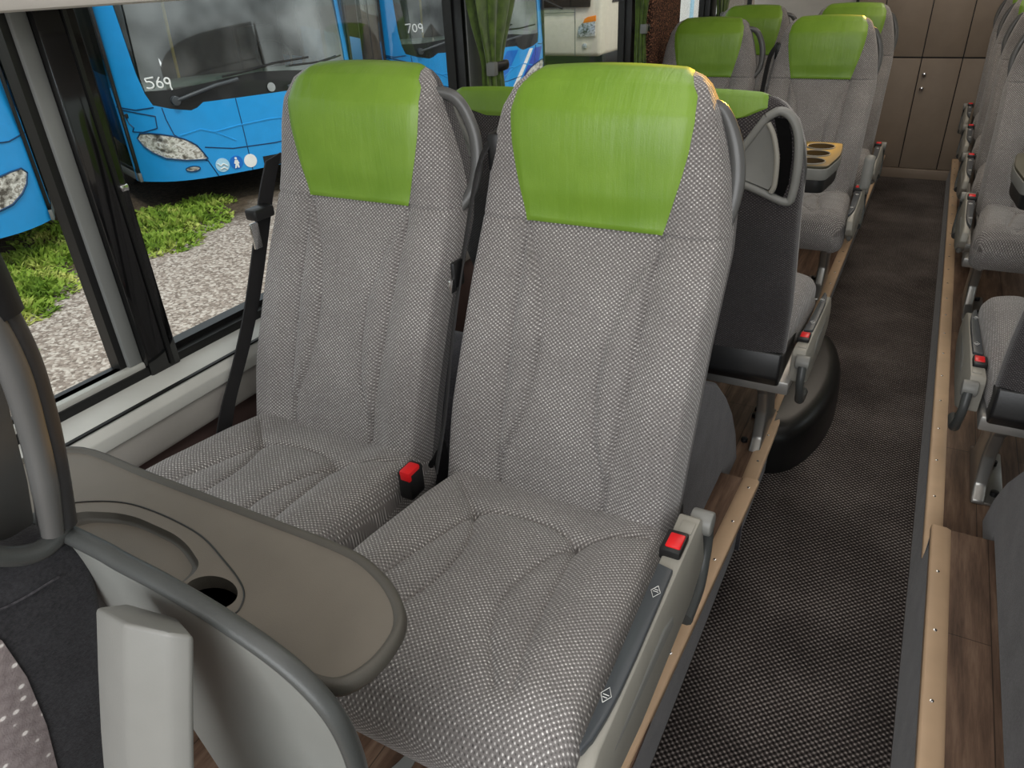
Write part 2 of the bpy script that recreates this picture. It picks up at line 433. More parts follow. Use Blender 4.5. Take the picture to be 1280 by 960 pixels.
def seam_dist(x, y, pl):
    d = np.full(x.shape, 9.0); pl = catmull(pl, 6)
    for a, b in zip(pl[:-1], pl[1:]):
        ab = b-a; t = np.clip(((x-a[0])*ab[0]+(y-a[1])*ab[1])/(ab@ab+1e-12), 0, 1)
        d = np.minimum(d, np.hypot(x-a[0]-t*ab[0], y-a[1]-t*ab[1]))
    return d
CS = [[(-.093,-.103),(-.045,-.082),(.015,-.076),(.06,-.082),(.105,-.104)],
      [(-.093,-.103),(-.14,-.062),(-.16,-.04)], [(.105,-.104),(.16,-.06),(.2,-.035)],
      [(-.093,-.103),(-.112,-.21),(-.13,-.31),(-.142,-.40)], [(.105,-.104),(.118,-.21),(.133,-.33),(.148,-.41)],
      [(-.093,-.103),(-.062,-.17),(-.05,-.25),(-.06,-.32),(-.085,-.38),(-.112,-.42)],
      [(.105,-.104),(.077,-.156),(.06,-.237),(.061,-.296),(.077,-.345),(.12,-.41)]]
def build_cushion(parent):
    ny, nx = 120, 130
    v = np.linspace(0, 1, ny); y = .045-v*.53
    t = np.linspace(-1, 1, nx); s = np.sign(t)*(1-(1-np.abs(t))**1.3)
    S, Y = np.meshgrid(s, y)
    hw = np.interp(Y, [-.485, -.47, -.43, -.3, -.1, .045], [.208, .230, .246, .240, .228, .214]); X = S*hw+.010
    top = np.interp(Y, [-.485, -.465, -.44, -.40, -.34, -.25, -.1, .0, .045], [.375, .416, .436, .447, .451, .446, .428, .412, .405])
    mid = .365; p = 4.5
    prof = np.power(np.clip(1-np.abs(S)**p, 0, 1), 1/p)
    Z = mid+(top-mid)*prof
    Z = Z+.014*sstep(.10, .17, np.abs(X))*(1-sstep(.9, 1, np.abs(S)))*sstep(-.47, -.40, Y)
    for pl in CS: 
        d = seam_dist(X, Y, pl); Z = Z-.0065*np.exp(-(d/.0042)**2)*prof-.004*np.exp(-(d/.018)**2)
    topP = np.stack([X, Y, Z], -1); uv = np.stack([X, Y], -1)
    o = grid('cushion', topP, 'fabric', parent, uv, ang=80)
    L = [topP[j, 0] for j in range(ny-1)]+[topP[-1, i] for i in range(nx-1)]+[topP[j, -1] for j in range(ny-1, 0, -1)]+[topP[0, i] for i in range(nx-1, 0, -1)]
    L = np.array(L); rows = []
    cen = np.array([.008, -.22])
    for k, (dz, inn) in enumerate([(0, 0), (.012, -.012), (.03, -.016), (.055, .0), (.07, .03)]):
        q = L.copy(); z0 = np.minimum(L[:, 2], .372); q[:, 2] = L[:, 2] if k == 0 else z0-dz
        dv = cen-L[:, :2]; dv /= np.linalg.norm(dv, axis=1)[:, None]; q[:, :2] += dv*inn*.35; rows.append(q)
    R = np.array(rows); per = np.concatenate([[0], np.cumsum(np.linalg.norm(np.diff(L[:, :2], axis=0), axis=1))])
    uvr = np.stack([np.repeat(per[None], 5, 0), np.repeat(np.array([0, .012, .03, .055, .085])[:, None], len(L), 1)], -1)
    grid('cushion_border', R, 'fabric', parent, uvr, wrap_u=True, ang=80, flip=False)
    return o
def yback(z): return float(yfront(z)+np.interp(z, ZR, TT))

def build_seat(name, label, side, arm, belt=1, rear=False):
    """side: +1 handle and armrest towards +X"""
    global WW
    s = side; root = thing(name, label, 'seat', group=None)
    WW = WWR if rear else WW0
    build_backrest(root, s < 0); build_headrest(root); build_cushion(root)
    # base tray, cross bar, leg
    tray = prism('seat_tray', [(-.225, .09, .295), (-.225, .115, .33), (-.225, .10, .405), (-.225, -.02, .37), (-.225, -.42, .345), (-.225, -.44, .32), (-.225, -.40, .30)], (.45, 0, 0), 'darkbox', root, .008)
    bx('cross_bar', -.25, .235, -.17, .06, .255, .297, 'alu', root, .006)
    bx('cross_bar', -.25, .235, -.36, -.28, .262, .30, 'alu', root, .006)
    bx('socket_box', -.14*s-.045, -.14*s+.045, -.01, .07, .19, .255, 'white', root, .006)
    if arm:
        lg = prism('leg', [(s*.158, .05, .30), (s*.158, .055, .255), (s*.158, .0, .215), (s*.158, -.03, .13), (s*.158, -.015, .045), (s*.158, .02, .012), (s*.158, .02, .0), (s*.158, -.27, .0), (s*.158, -.27, .012), (s*.158, -.20, .05), (s*.158, -.165, .12), (s*.158, -.19, .21), (s*.158, -.26, .27), (s*.158, -.26, .30)], (s*.034, 0, 0), 'leg', root, .008)
        ft = bx('foot_plate', s*.112, s*.170, -.26, .015, 0, .010, 'leg', root, .003)
        for yy in (-.235, -.19, -.03): cyl('bolt', (s*.135, yy, .008), (s*.135, yy, .024), .011, 'black', ft, 12, .002)
    # grab handle on the side of the backrest and its moulded bezel at the rear
    hx = 0 if arm else .016
    hp = [(s*.160, .262, 1.055), (s*(.186+hx), .272, 1.042), (s*(.210+hx), .272, .995), (s*(.222+hx), .262, .94), (s*(.218+hx*.7), .248, .885), (s*.205, .225, .83)]
    if not arm: hp = [(s*.150, .255, 1.062), (s*.205, .268, 1.048), (s*.236, .272, .995), (s*.246, .265, .94), (s*.240, .25, .885), (s*.205, .225, .835)]
    tube('grab_handle', hp, [.009, .012, .013, .013, .012, .010], 'handle', root, 14, flat=(.72, (0, 1, 0)))
    if rear:
        def bk(x, z, o=0.0): return (x, yback(z)-.001+o-.010*sstep(.17, .235, np.array(abs(x))), z)
        tri = [(.150, 1.035), (.118, .985), (.088, .935), (.082, .915), (.10, .900), (.16, .878), (.212, .858), (.224, .878), (.226, .94), (.218, 1.0), (.200, 1.035), (.175, 1.048)]
        tri = [(x-.006, z+.022) for x, z in tri]
        bez = tube('handle_bezel', [bk(s*x, z, .004) for x, z in tri]+[bk(s*tri[0][0], tri[0][1], .004)], .0095, 'grey', root, 10, k=4)
        inner = [(.152, 1.025), (.124, .98), (.096, .935), (.092, .918), (.11, .907), (.174, .886), (.182, .90), (.180, .955), (.168, 1.0)]
        inner = [(x-.006, z+.022) for x, z in inner]
        c = np.mean(np.array(inner), 0); n = len(inner)
        vs = [bk(s*x, z, .010) for x, z in inner]+[bk(s*(c[0]+.62*(x-c[0])), c[1]+.62*(z-c[1]), .004) for x, z in inner]+[bk(s*c[0], c[1], .002)]
        fc = [(i, (i+1) % n, n+(i+1) % n, n+i) for i in range(n)]+[(n+i, n+(i+1) % n, 2*n) for i in range(n)]
        mesh('handle_recess', vs, fc, 'grey', bez, ang=60)
        tube('handle_rib', [bk(s*(x-.006), z+.022, .010) for x, z in ((.155, 1.025), (.170, 1.0), (.183, .955), (.186, .90), (.180, .880))], .006, 'lgrey', bez, 8)
        la = [(.165, 1.035), (.178, 1.0), (.190, .955), (.192, .90), (.188, .878)]; lb = [(.192, 1.034), (.206, 1.0), (.213, .955), (.214, .90), (.206, .870)]
        mesh('handle_slot_shade', [bk(s*(x-.006), z+.022, .0065) for x, z in la+lb], [(k, k+1, k+6, k+5) for k in range(4)], 'void', bez, sm=False)  # flat dark strip painted for the shade of the slot, no opening cut
    # seat belt on the far side, buckle on that side too
    b = -s
    if belt:
        ribbon('seat_belt', [(b*.205, .245, 1.0), (b*.232, .215, .94), (b*.236, .15, .80), (b*.236, .09, .66), (b*.232, .035, .52), (b*.228, -.02, .42)], .042, (.55*b, .8, 0), 'belt', root, .003)
        gd = bx('belt_guide', b*.20-.014, b*.20+.014, .215, .255, .93, 1.0, 'black', root, .008)
        tg = box('belt_tongue', (b*.238, .125, .765), (.010, .034, .05), 'black', root, .004)
        bx('tongue_blade', b*.238-.003, b*.238+.003, .095, .115, .735, .76, 'chrome', tg, .001)
        bk_ = box('buckle', (b*.246, -.078, .425), (.030, .045, .062), 'black', root, .006)
        box('red_button', (b*.246-b*.003, -.083, .448), (.0235, .036, .022), 'red', bk_, .004)
    if arm:
        A = s
        def P(x, y, z): return (A*x, y, z)
        # side frame: flat top slightly splayed, nose drops at the front
        prof = [(-.485, .400), (-.475, .432), (-.44, .446), (-.1, .454), (.005, .456), (.02, .443), (.02, .36), (-.05, .33), (-.30, .325), (-.42, .345), (-.47, .375)]
        vs = []; N = len(prof)
        for (y, z) in prof: vs.append(P(.240+.022*np.clip(-y/.47, 0, 1), y, z))
        for (y, z) in prof: vs.append(P(.277+.004*np.clip(-y/.47, 0, 1)+.010*np.clip((.445-z)/.09, 0, 1), y, z))
        bm = bmesh.new(); bv = [bm.verts.new(p) for p in vs]
        for i in range(N): bm.faces.new((bv[i], bv[(i+1) % N], bv[N+(i+1) % N], bv[N+i]))
        bm.faces.new(bv[:N]); bm.faces.new(bv[N:]); bmesh.ops.recalc_face_normals(bm, faces=bm.faces)
        es = [e for e in bm.edges if e.calc_face_angle(0) > .45]
        bmesh.ops.bevel(bm, geom=es, offset=.004, segments=2, profile=.5, affect='EDGES', clamp_overlap=True)
        ar = from_bm('armrest_frame', bm, 'lgrey', root, ang=40)
        # outer bulged cover
        prism('outer_cover', [P(.268, -.46, .37), P(.268, -.40, .405), P(.268, -.20, .412), P(.268, -.155, .40), P(.268, -.14, .36), P(.268, -.16, .335), P(.268, -.36, .325), P(.268, -.44, .34)], (A*.018, 0, 0), 'grey', ar, .010)
        # sunken control strip with two reclining pictograms
        cp = [(.247, -.125), (.272, -.13), (.274, -.20), (.276, -.30), (.276, -.36), (.274, -.40), (.270, -.435), (.263, -.455), (.259, -.45)]
        panel = prism('control_panel', [P(x, y, .4405+.006*min(1, max(0, (y+.47)/.2))) for x, y in cp], (0, 0, .0145), 'slate', ar, .0025)
        for yy, dr in ((-.185, 1), (-.375, -1)):
            cx = .263; zt = .456+.004*min(1, max(0, (yy+.47)/.2))+.001
            for q in ([(0, .012), (.007, 0), (0, -.012), (-.007, 0), (0, .012)], [(-.003, .004), (.003, .004)], [(-.004, .0), (.004, .0)]):
                tube('pictogram', [P(cx+a, yy+dr*e, zt+.0012) for a, e in q], .0005, 'white', panel, 5, False)
        # buckle set in the frame
        bh = box('buckle_housing', P(.256, -.075, .456), (.034, .052, .022), 'black', ar, .004)
        box('red_button', P(.258, -.076, .4665), (.024, .034, .006), 'red', bh, .0025)
        box('blank_plate', P(.262, -.025, .4562), (.022, .030, .003), 'lgrey', ar, .001)
        # pivot and the folded arm lever at the rear
        pv = cyl('arm_pivot', P(.255, .03, .43), P(.292, .03, .43), .021, 'grey', ar, 22, .004)
        tube('arm_lever', [P(.276, .045, .425), P(.278, .06, .38), P(.280, .045, .335), P(.280, .01, .30), P(.280, -.06, .29)], [.012, .011, .011, .014, .014], 'shellrim', ar, 10)
    return root

L_A = build_seat('coach_seat', 'grey aisle seat with green headrest, in front and largest, its armrest showing two pictograms', 1, True)
W_A = build_seat('coach_seat', 'grey window seat with green headrest, beside the large aisle seat, half under the table', 1, False, 0)
R_A = build_seat('coach_seat', 'grey aisle seat across the aisle facing forward, first behind the small table', -1, True)
W_C = build_seat('coach_seat', 'rear-facing window seat showing its back under the tied green curtain', 1, False, 0, True)
A_C = build_seat('coach_seat', 'rear-facing aisle seat showing its dark back with triangular grey handle recess', -1, True, 0, True)
XL, XW, XR = -.473, -.984, .475
HN, HF = .25, .155
L_A.location = (XL, .94, HN); W_A.location = (XW, .94, HN)
R_A.location = (XR, 3.53, HF)
W_C.location = (XW+.025, 2.0, HF-.02); W_C.rotation_euler = (0, 0, PI)
A_C.location = (XL+.024, 2.0, HF-.012); A_C.rotation_euler = (0, 0, PI)
dup(L_A, (XL+.01, 3.53, HF), 0, 'grey aisle seat with green headrest facing the small table with three cup holders')
dup(L_A, (XL+.01, 4.45, HF), 0, 'aisle seat with green headrest nearest the lockers, headrest top cut off')
dup(W_A, (XW, 3.53, HF), 0, 'grey window seat with green headrest beside the flecked brown pillar')
dup(W_A, (XW, 4.45, HF), 0, 'window seat with green headrest rearmost on the window side, seen between two nearer seats')
R_C = dup(L_A, (XR+.03, 2.0, HF), PI, 'rear-facing seat across the aisle, its back cut off by the right edge of the photo', ('seat_belt', 'belt_guide', 'belt_tongue', 'buckle'))
dup(R_A, (XR, 4.30, HF), 0, 'second forward-facing seat across the aisle, behind the one at the table')
dup(R_A, (XR, 5.06, HF), 0, 'third forward-facing seat across the aisle, counted from the table')
dup(R_A, (XR, 5.80, HF), 0, 'rearmost seat across the aisle, closest to the taupe lockers')
for r_ in (L_A, W_A):
    for ch in list(r_.children):
        if ch.name.startswith('socket_box'): bpy.data.objects.remove(ch)
        elif ch.name.split('.')[0] == 'leg': ch.location.x += .006
for r_ in (A_C, R_C):
    for ch in r_.children:
        if ch.name.startswith('armrest_frame'): ch.location.z -= .075
for o in list(COL.objects):
    if o.type == 'EMPTY' and o.name.startswith('coach_seat'): o['group'] = 'coach seats with green headrests'

# ------------------------------------------------------------------ floor, podiums, trims
struct(bx('floor', -.25, .205, -1.2, 6.3, -.03, 0, 'carpet', None, 0), 'dark woven aisle carpet')
YS = 1.705
def podium(n, side, y0, y1, z):
    xe = -.236 if side < 0 else .212
    xo = side*1.28
    xs = sorted((xe, xo))
    struct(bx('floor_podium', xs[0], xs[1], y0, y1, z-.012, z, 'wood', None, 0), 'brown wood-look podium floor')
    xb = -.249 if side < 0 else .202
    pts = [(xb, y0, -.02), (xe+side*.004, y0, z-.012), (xe+side*.06, y0, z-.012), (xe+side*.06, y0, -.02)]
    struct(prism('trim_%d' % (n+10), pts, (0, y1-y0, 0), 'felt', None, 0), 'dark felt riser below the podium edge')
    w = .040
    tp = [(xe-side*.004, y0, z-.014), (xe-side*.004, y0, z+.003), (xe, y0, z+.006), (xe+side*w*.72, y0, z+.006), (xe+side*w, y0, z+.001), (xe+side*w, y0, z-.014)]
    tr = struct(prism('trim_%d' % n, tp, (0, y1-y0, 0), 'trim', None, .0015, 2), 'metal edge trim along the podium')
    if n == 1:
        tr.location = (-.236+math.cos(.033)*.236-math.sin(.033)*1.0, 1.0-math.sin(-.033)*-.236-1.0*math.cos(.033), 0); tr.rotation_euler = (0, 0, -.033)
    y = y0+.07
    while y < y1-.03:
        cyl('screw', (xe+side*w*.36, y, z+.004), (xe+side*w*.36, y, z+.0075), .0042, 'chrome', tr, 10, .001)
        y += .155 if side < 0 else .19
podium(1, -1, -1.2, YS, HN); podium(2, -1, YS, 6.25, HF); podium(3, 1, -1.2, YS, HN); podium(4, 1, YS, 6.25, HF)
# end faces of the higher podium sections
struct(bx('trim_5', -1.28, -.236, YS-.012, YS, -.02, HN-.013, 'felt', None, 0)); struct(bx('trim_6', .212, 1.28, YS-.012, YS, -.02, HN-.013, 'felt', None, 0))

# felt wheel arch covers
def arch(label, x0, x1, prof):
    o = prism('wheel_arch_cover', [(x0, y, z) for y, z in prof], (x1-x0, 0, 0), 'felt', None, .012, 3, 50)
    return tag(o, label, 'wheel arch cover')
pl = [(.80, HN), (.84, .36), (.95, .45), (1.08, .50), (1.16, .60), (1.28, .68), (1.40, .70), (1.53, .63), (1.65, .53), (1.76, .42), (1.86, .29), (1.93, HF+.001), (YS+.001, HF+.001), (YS+.001, HN)]
arch('grey felt hump behind the large aisle seat beside the wood floor', -1.24, -.311, pl)
pr = [(-.6, HN), (-.5, .5), (-.2, .7), (.3, .78), (.9, .76), (1.25, .72), (1.5, .62), (1.67, .49), (1.78, .38), (1.86, .27), (1.91, HF+.001), (YS+.001, HF+.001), (YS+.001, HN)]
arch('grey felt hump across the aisle beside the wood floor strip', .34, 1.24, pr)
# black rubber drum bulging into the aisle
def drum():
    pts = []; n = 40
    ys = np.linspace(2.10, 3.02, n)
    out = [(-.245+.155*np.power(np.clip(1-((y-2.56)/.46)**2, 0, 1), .55), y) for y in ys]
    lv = [(0, 0), (.06, .0), (.115, .004), (.14, .012), (.155, .028), (.162, .055)]
    P = np.zeros((len(lv)+1, n, 3))
    for j, (z, ins) in enumerate(lv):
        for i, (x, y) in enumerate(out):
            f = 1-ins/.30; P[j, i] = (max(-.25, -.245+(x+.245)*f-ins*.5), 2.56+(y-2.56)*f, z)
    for i, (x, y) in enumerate(out): P[-1, i] = (-.25, 2.56+(y-2.56)*.75, .165)
    o = grid('drum_cover', P, 'rubber', None, ang=60, flip=True)
    return tag(o, 'black rubber drum-shaped bulge in the aisle beside the rear-facing seat', 'rubber cover')
drum()

# ------------------------------------------------------------------ left wall, windows
XWALL = -1.27
struct(bx('wall_left', -1.34, XWALL, -1.2, 6.3, .0, .70, 'skirt', None, 0), 'brown lining below the window sill')
struct(bx('wall_left_panel', XWALL-.05, XWALL+.022, -1.2, 6.3, .665, .775, 'wallgrey', None, .012), 'grey wall panel below the window')
s1 = prism('window_sill', [(XWALL+.03, -1.2, .74), (XWALL+.032, -1.2, .768), (XWALL+.018, -1.2, .792), (XWALL-.035, -1.2, .806), (XWALL-.06, -1.2, .806), (XWALL-.06, -1.2, .74)], (0, 7.5, 0), 'sill', None, .003)
struct(s1, 'light grey window sill')
struct(bx('trim_7', XWALL+.014, XWALL+.024, -1.2, 6.3, .7885, .7925, 'gasket', None, 0))
struct(bx('wall_left_header', -1.40, -1.16, -1.2, 6.3, 1.478, 1.62, 'ceil', None, .01), 'grey header above the windows')
struct(bx('trim_8', -1.36, XWALL-.035, -1.2, 6.3, .80, .824, 'gasket', None, 0), 'black gasket under the panes')
def window(n, y0, y1, slide=False):
    fr = struct(bx('window_%d' % n, -1.352, -1.346, y0, y1, .815, 1.49, 'glass', None, 0), 'coach side window pane')
    for nm, a in (('window_gasket', (y0, y0+.014, .815, 1.49)), ('window_gasket', (y1-.014, y1, .815, 1.49)), ('window_gasket', (y0, y1, .815, .836))):
        bx(nm, -1.356, -1.325, a[0], a[1], a[2], a[3], 'gasket', fr, 0)
    if slide:
        bx('sliding_frame', -1.345, -1.315, y1, y1+.030, .826, 1.49, 'pframe', fr, .003)
        bx('sliding_frame', -1.345, -1.31, y0, y1+.030, .818, .836, 'sill', fr, .003)
    return fr
window(1, -1.1, .760, True); window(2, .862, 2.085); window(3, 2.175, 3.555); window(4, 4.09, 4.90); window(5, 5.05, 6.2)
p1 = struct(bx('wall_left_pillar', -1.345, -1.30, .790, .864, .80, 1.50, 'blackglass', None, .006), 'black window pillar')
bx('pillar_gasket', -1.301, -1.296, .838, .846, .81, 1.49, 'gasket', p1, 0)
bx('latch', -1.30, -1.290, .842, .858, 1.172, 1.184, 'chrome', p1, .002)
struct(bx('wall_left_pillar.001', -1.34, -1.29, 2.10, 2.18, .80, 1.50, 'pframe', None, .006)); struct(bx('wall_left_pillar.002', -1.345, -1.295, 2.08, 2.104, .80, 1.50, 'gasket', None, .002))
struct(bx('wall_left_pillar.003', -1.34, -1.29, 3.61, 3.70, .80, 1.50, 'pframe', None, .006)); struct(bx('wall_left_pillar.004', -1.345, -1.295, 3.555, 3.612, .80, 1.50, 'gasket', None, .002))
struct(bx('wall_left_column', -1.34, -1.225, 3.64, 4.10, .72, 1.6, 'pillarfab', None, .025), 'flecked brown fabric pillar')
struct(bx('wall_left_pillar.005', -1.34, -1.29, 4.90, 5.05, .80, 1.50, 'gasket', None, .006))
# upper window line, ceiling, right wall, rear
struct(bx('ceiling', -1.36, 1.36, -1.2, 6.3, 2.12, 2.16, 'ceil', None, 0))
struct(bx('wall_left_upper', -1.40, -1.34, -1.2, 6.3, 1.6, 2.14, 'ceil', None, 0))
struct(bx('wall_right', 1.28, 1.34, -1.2, 6.3, 0, .80, 'wallgrey', None, 0)); struct(bx('wall_right_header', 1.28, 1.36, -1.2, 6.3, 1.55, 2.14, 'ceil', None, 0))
rw = struct(bx('window_6', 1.30, 1.306, -1.2, 6.3, .80, 1.55, 'glass', None, 0), 'coach window pane across the aisle')
for y in (.8, 2.3, 3.8, 5.2): struct(bx('wall_right_pillar', 1.29, 1.33, y, y+.08, .80, 1.56, 'gasket', None, .004))
# locker wall
lk = thing('locker_wall', 'taupe locker wall across the rear of the aisle with panel doors', 'locker', (0, 6.27, 0))
bx('carcass', -.62, .95, .03, .06, -.02, 2.1, 'gasket', lk, 0)
xs = [-.60, -.42, -.128, .124, .40, .68, .94]
for a, b in zip(xs[:-1], xs[1:]):
    for z0, z1 in ((.07, .828), (.834, 1.55), (1.556, 2.08)):
        d = bx('door', a+.003, b-.003, 0, .03, z0+.002, z1-.002, 'locker', lk, .003)
        if a == -.128 and z0 == .07:
            for z, x in ((.722, -.092), (.628, -.09)):
                cyl('lock_knob', (x, -.020, z), (x, 0, z), .014, 'chrome', d, 16, .004)
bx('plinth', -.6, .95, -.012, .03, -.02, .068, 'locker', lk, .004)
struct(bx('wall_back', -1.34, 1.34, 6.36, 6.40, 0, 2.14, 'ceil', None, 0))
struct(bx('wall_back_panel', -1.3, -.62, 6.30, 6.34, 0, .9, 'locker', None, 0))

# curtains
def curtain(label, yc, z0, zt, z1, wt, wm, wb, band=True, x0=-1.235):
    root = thing('curtain', label, 'curtain', (x0, yc, z0))
    nz, nu = 60, 90; P = np.zeros((nz, nu, 3))
    for j, z in enumerate(np.linspace(z0, z1, nz)):
        f = (z-zt)/(z1-zt) if z > zt else (zt-z)/(zt-z0)
        w = wm+(wt-wm)*sstep(0, 1, np.array(f))**.8 if z > zt else wm+(wb-wm)*f
        for i in range(nu):
            q = 2*PI*i/nu; fold = 1+.20*math.sin(9*q+1.3*math.sin(z*3))+.07*math.sin(17*q)
            P[j, i] = (.024*math.cos(q)*fold*(.6+.6*w/wt), w/2*math.sin(q)*fold+(.02*math.sin(z*9)), z-z0)
    grid('drape', P, 'curtain', root, wrap_u=True, ang=80, cap=True)
    if band:
        R = [(.032*math.cos(q), (wm/2+.008)*math.sin(q), zt-z0+.004*math.cos(q)) for q in np.linspace(0, 2*PI, 24, endpoint=False)]
        bnd = tube('tie_band', R, .006, 'gasket', root, 8, False, True, flat=(2.4, (0, 0, 1)))
        box('band_clip', (.020, -wm/2-.012, zt-z0), (.030, .026, .040), 'pframe', bnd, .004)
    return root
curtain('green curtain gathered by a grey band above the rear-facing window seat', 2.165, .95, 1.235, 1.48, .26, .09, .13)
curtain('narrow green curtain squeezed in front of the flecked brown pillar', 3.575, .95, 1.235, 1.48, .09, .04, .07, True, -1.25)
curtain('far green curtain above the rear window seats', 5.0, .95, 1.20, 1.48, .34, .14, .18)

# ------------------------------------------------------------------ seat belt of the window seat on the wall
bl = ribbon('seat_belt', [(-1.232, 1.17, 1.17), (-1.232, 1.131, 1.105), (-1.230, 1.085, 1.012), (-1.228, 1.02, .887), (-1.226, .957, .79), (-1.226, .893, .70), (-1.226, .86, .64)], .046, (.06, .97, .2), 'belt', None, .004)
tag(bl, 'black belt webbing hanging beside the window seat', 'seat belt')
bx('belt_guide', -1.235, -1.20, 1.06, 1.115, 1.06, 1.085, 'black', bl, .006)
bx('tongue_blade', -1.222, -1.216, 1.055, 1.075, 1.0, 1.055, 'chrome', bl, .001)

# ------------------------------------------------------------------ large table
def rounded_poly(pts, r, n=8):
    out = []
    m = len(pts)
    for i in range(m):
        p = np.array(pts[i], float); a = np.array(pts[i-1], float)-p; b = np.array(pts[(i+1) % m], float)-p
        rr = min(r[i] if hasattr(r, '__len__') else r, .49*np.linalg.norm(a), .49*np.linalg.norm(b))
        A = p+a/np.linalg.norm(a)*rr; B = p+b/np.linalg.norm(b)*rr
        for t in np.linspace(0, 1, n): out.append((1-t)**2*A+2*t*(1-t)*p+t*t*B)
    return out
tb = thing('folding_table', 'taupe plastic table with raised rim and cup wells in the lower left', 'table', (-.66, .36, .95))
def T(x, y, z=0): return (x+.66, y-.36, z)
outl = [(-.995, .32), (-.995, .40), (-.94, .4465), (-.80, .4468), (-.60, .447), (-.475, .446), (-.42, .434), (-.378, .412), (-.352, .384), (-.344, .352), (-.348, .318), (-.364, .294), (-.395, .286), (-.44, .285), (-.50, .290), (-.56, .302), (-.93, .304), (-.98, .306)]
OL = catmull(outl+[outl[0]], 5)[:-1]
# slab with cup wells: height field on a fine grid clipped to the outline
def in_poly(x, y, poly):
    c = False; n = len(poly)
    for i in range(n):
        x1, y1 = poly[i]; x2, y2 = poly[(i+1) % n]
        if (y1 > y) != (y2 > y) and x < (x2-x1)*(y-y1)/(y2-y1)+x1: c = not c
    return c
cen = OL.mean(0); rows = []
def ring_at(inset, z): 
    n = len(OL); t = np.roll(OL, -1, 0)-np.roll(OL, 1, 0); nrm = np.stack([-t[:, 1], t[:, 0]], 1); nrm /= np.linalg.norm(nrm, axis=1)[:, None]
    if ((OL+nrm*.01-cen)**2).sum() > ((OL-cen)**2).sum(): nrm = -nrm
    q = OL+nrm*inset; return np.stack([q[:, 0]+.66, q[:, 1]-.36, np.full(n, z)], 1)
rim = np.array([ring_at(.02, -.020), ring_at(.004, -.018), ring_at(0, -.010), ring_at(.0015, -.002), ring_at(.005, .002), ring_at(.010, .0015), ring_at(.013, -.003)])
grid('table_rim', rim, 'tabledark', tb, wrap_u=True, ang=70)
inr = ring_at(.013, -.003)
w1 = rounded_poly([(-.835, .318), (-.822, .352), (-.76, .377), (-.66, .375), (-.603, .352), (-.60, .318)], [.02, .03, .05, .05, .015, .015], 8)
w2 = [(-.563+.033*math.cos(q), .328+.0215*math.sin(q)) for q in np.linspace(0, 2*PI, 36, endpoint=False)]
def fill_holes(outer, holes, z):
    bm = bmesh.new(); es = []
    for L in [outer]+holes:
        vs = [bm.verts.new((p[0]+.66, p[1]-.36, z)) for p in L]
        es += [bm.edges.new((vs[i], vs[(i+1) % len(vs)])) for i in range(len(vs))]
    bmesh.ops.triangle_fill(bm, edges=es, use_beauty=True)
    return bm
tt = from_bm('table_top', fill_holes([(p[0]-.66, p[1]+.36) for p in inr], [w1, w2], -.003), 'table', tb, sm=False)
def well(name, L, depth, mat, fmat):
    L = np.array(L); c = L.mean(0); R_ = []
    for k, (f, d) in enumerate(((1, -.003), (.985, -.006), (.96, -.003-depth*.6), (.93, -.003-depth*.93), (.86, -.003-depth))):
        q = c+(L-c)*f; R_.append(np.stack([q[:, 0]+.66, q[:, 1]-.36, np.full(len(L), d)], 1))
    o = grid(name, np.array(R_), mat, tt, wrap_u=True, ang=70)
    mesh('well_floor', R_[-1], [tuple(range(len(L)))], fmat, o, sm=False)
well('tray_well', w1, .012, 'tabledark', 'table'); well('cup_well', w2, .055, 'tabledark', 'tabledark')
tube('lid_joint', [T(x, y, -.0026) for x, y in ((-.86, .33), (-.838, .362), (-.77, .390), (-.66, .389), (-.585, .368), (-.535, .347), (-.517, .325), (-.52, .308))], .0011, 'gasket', tt, 6)
mesh('table_underside', ring_at(.02, -.020), [tuple(range(len(OL)))], 'tabledark', tb, sm=False)
prism('table_bracket', [T(-.80, .315, -.02), T(-.80, .40, -.02), T(-.80, .36, -.05), T(-.80, .315, -.16)], (.28, 0, 0), 'shellrim', tb, .005)

# small tables with three cup holders
def small_table(label, x0, x1, loc):
    r = thing('cup_table', label, 'table', loc)
    s = 1 if x1 > x0 else -1
    pl_ = rounded_poly([(x0, -.19), (x1-s*.02, -.19), (x1, .0), (x1-s*.015, .20), (x0, .20)], [.004, .03, .05, .03, .004], 6)
    prism('table_body', [(x, y, -.040) for x, y in pl_], (0, 0, .036), 'grey', r, .008)
    prism('table_underside', [(x*.97-s*.004, y*.93, -.085) for x, y in pl_], (0, 0, .046), 'black', r, .012)
    t = prism('table_top', [(x*.985, y*.97, -.006) for x, y in pl_], (0, 0, .010), 'olive', r, .003)
    for k, yy in enumerate((.115, .0, -.115)):
        rr = .046; cx = x1-s*.082
        ring = tube('cup_holder', [(cx+rr*math.cos(q), yy+rr*math.sin(q), .0045) for q in np.linspace(0, 2*PI, 24, endpoint=False)], .0025, 'grey', t, 8, False, True)
        cyl('cup_well', (cx, yy, .001), (cx, yy, .0052), rr-.002, 'void', ring, 24, 0)  # flat black disc painted for the shade inside the cup hole
    box('table_post', (x0-s*.12, 0, -.41), (.06, .10, .66), 'grey', r, .01)
    box('table_arm', (x0-s*.06, 0, -.05), (.14, .08, .05), 'grey', r, .01)
    return r
small_table('small olive table with three cup holders between facing seats by the window side', -.50, .115, (-.35, 2.74, .90))
small_table('small olive table with cup holders across the aisle, half cut by the photo edge', .50, -.115, (.375, 2.74, .90))
# raised armrest pad beside the small table
ap = prism('armrest_pad', [(-.205, 3.42, .614), (-.205, 3.46, .614), (-.205, 3.50, .70), (-.205, 3.505, .735), (-.205, 3.48, .755), (-.205, 3.445, .745)], (.042, 0, 0), 'grey', None, .015, 4)
tag(ap, 'grey armrest pad folded upright beside the aisle seat at the small table', 'armrest')

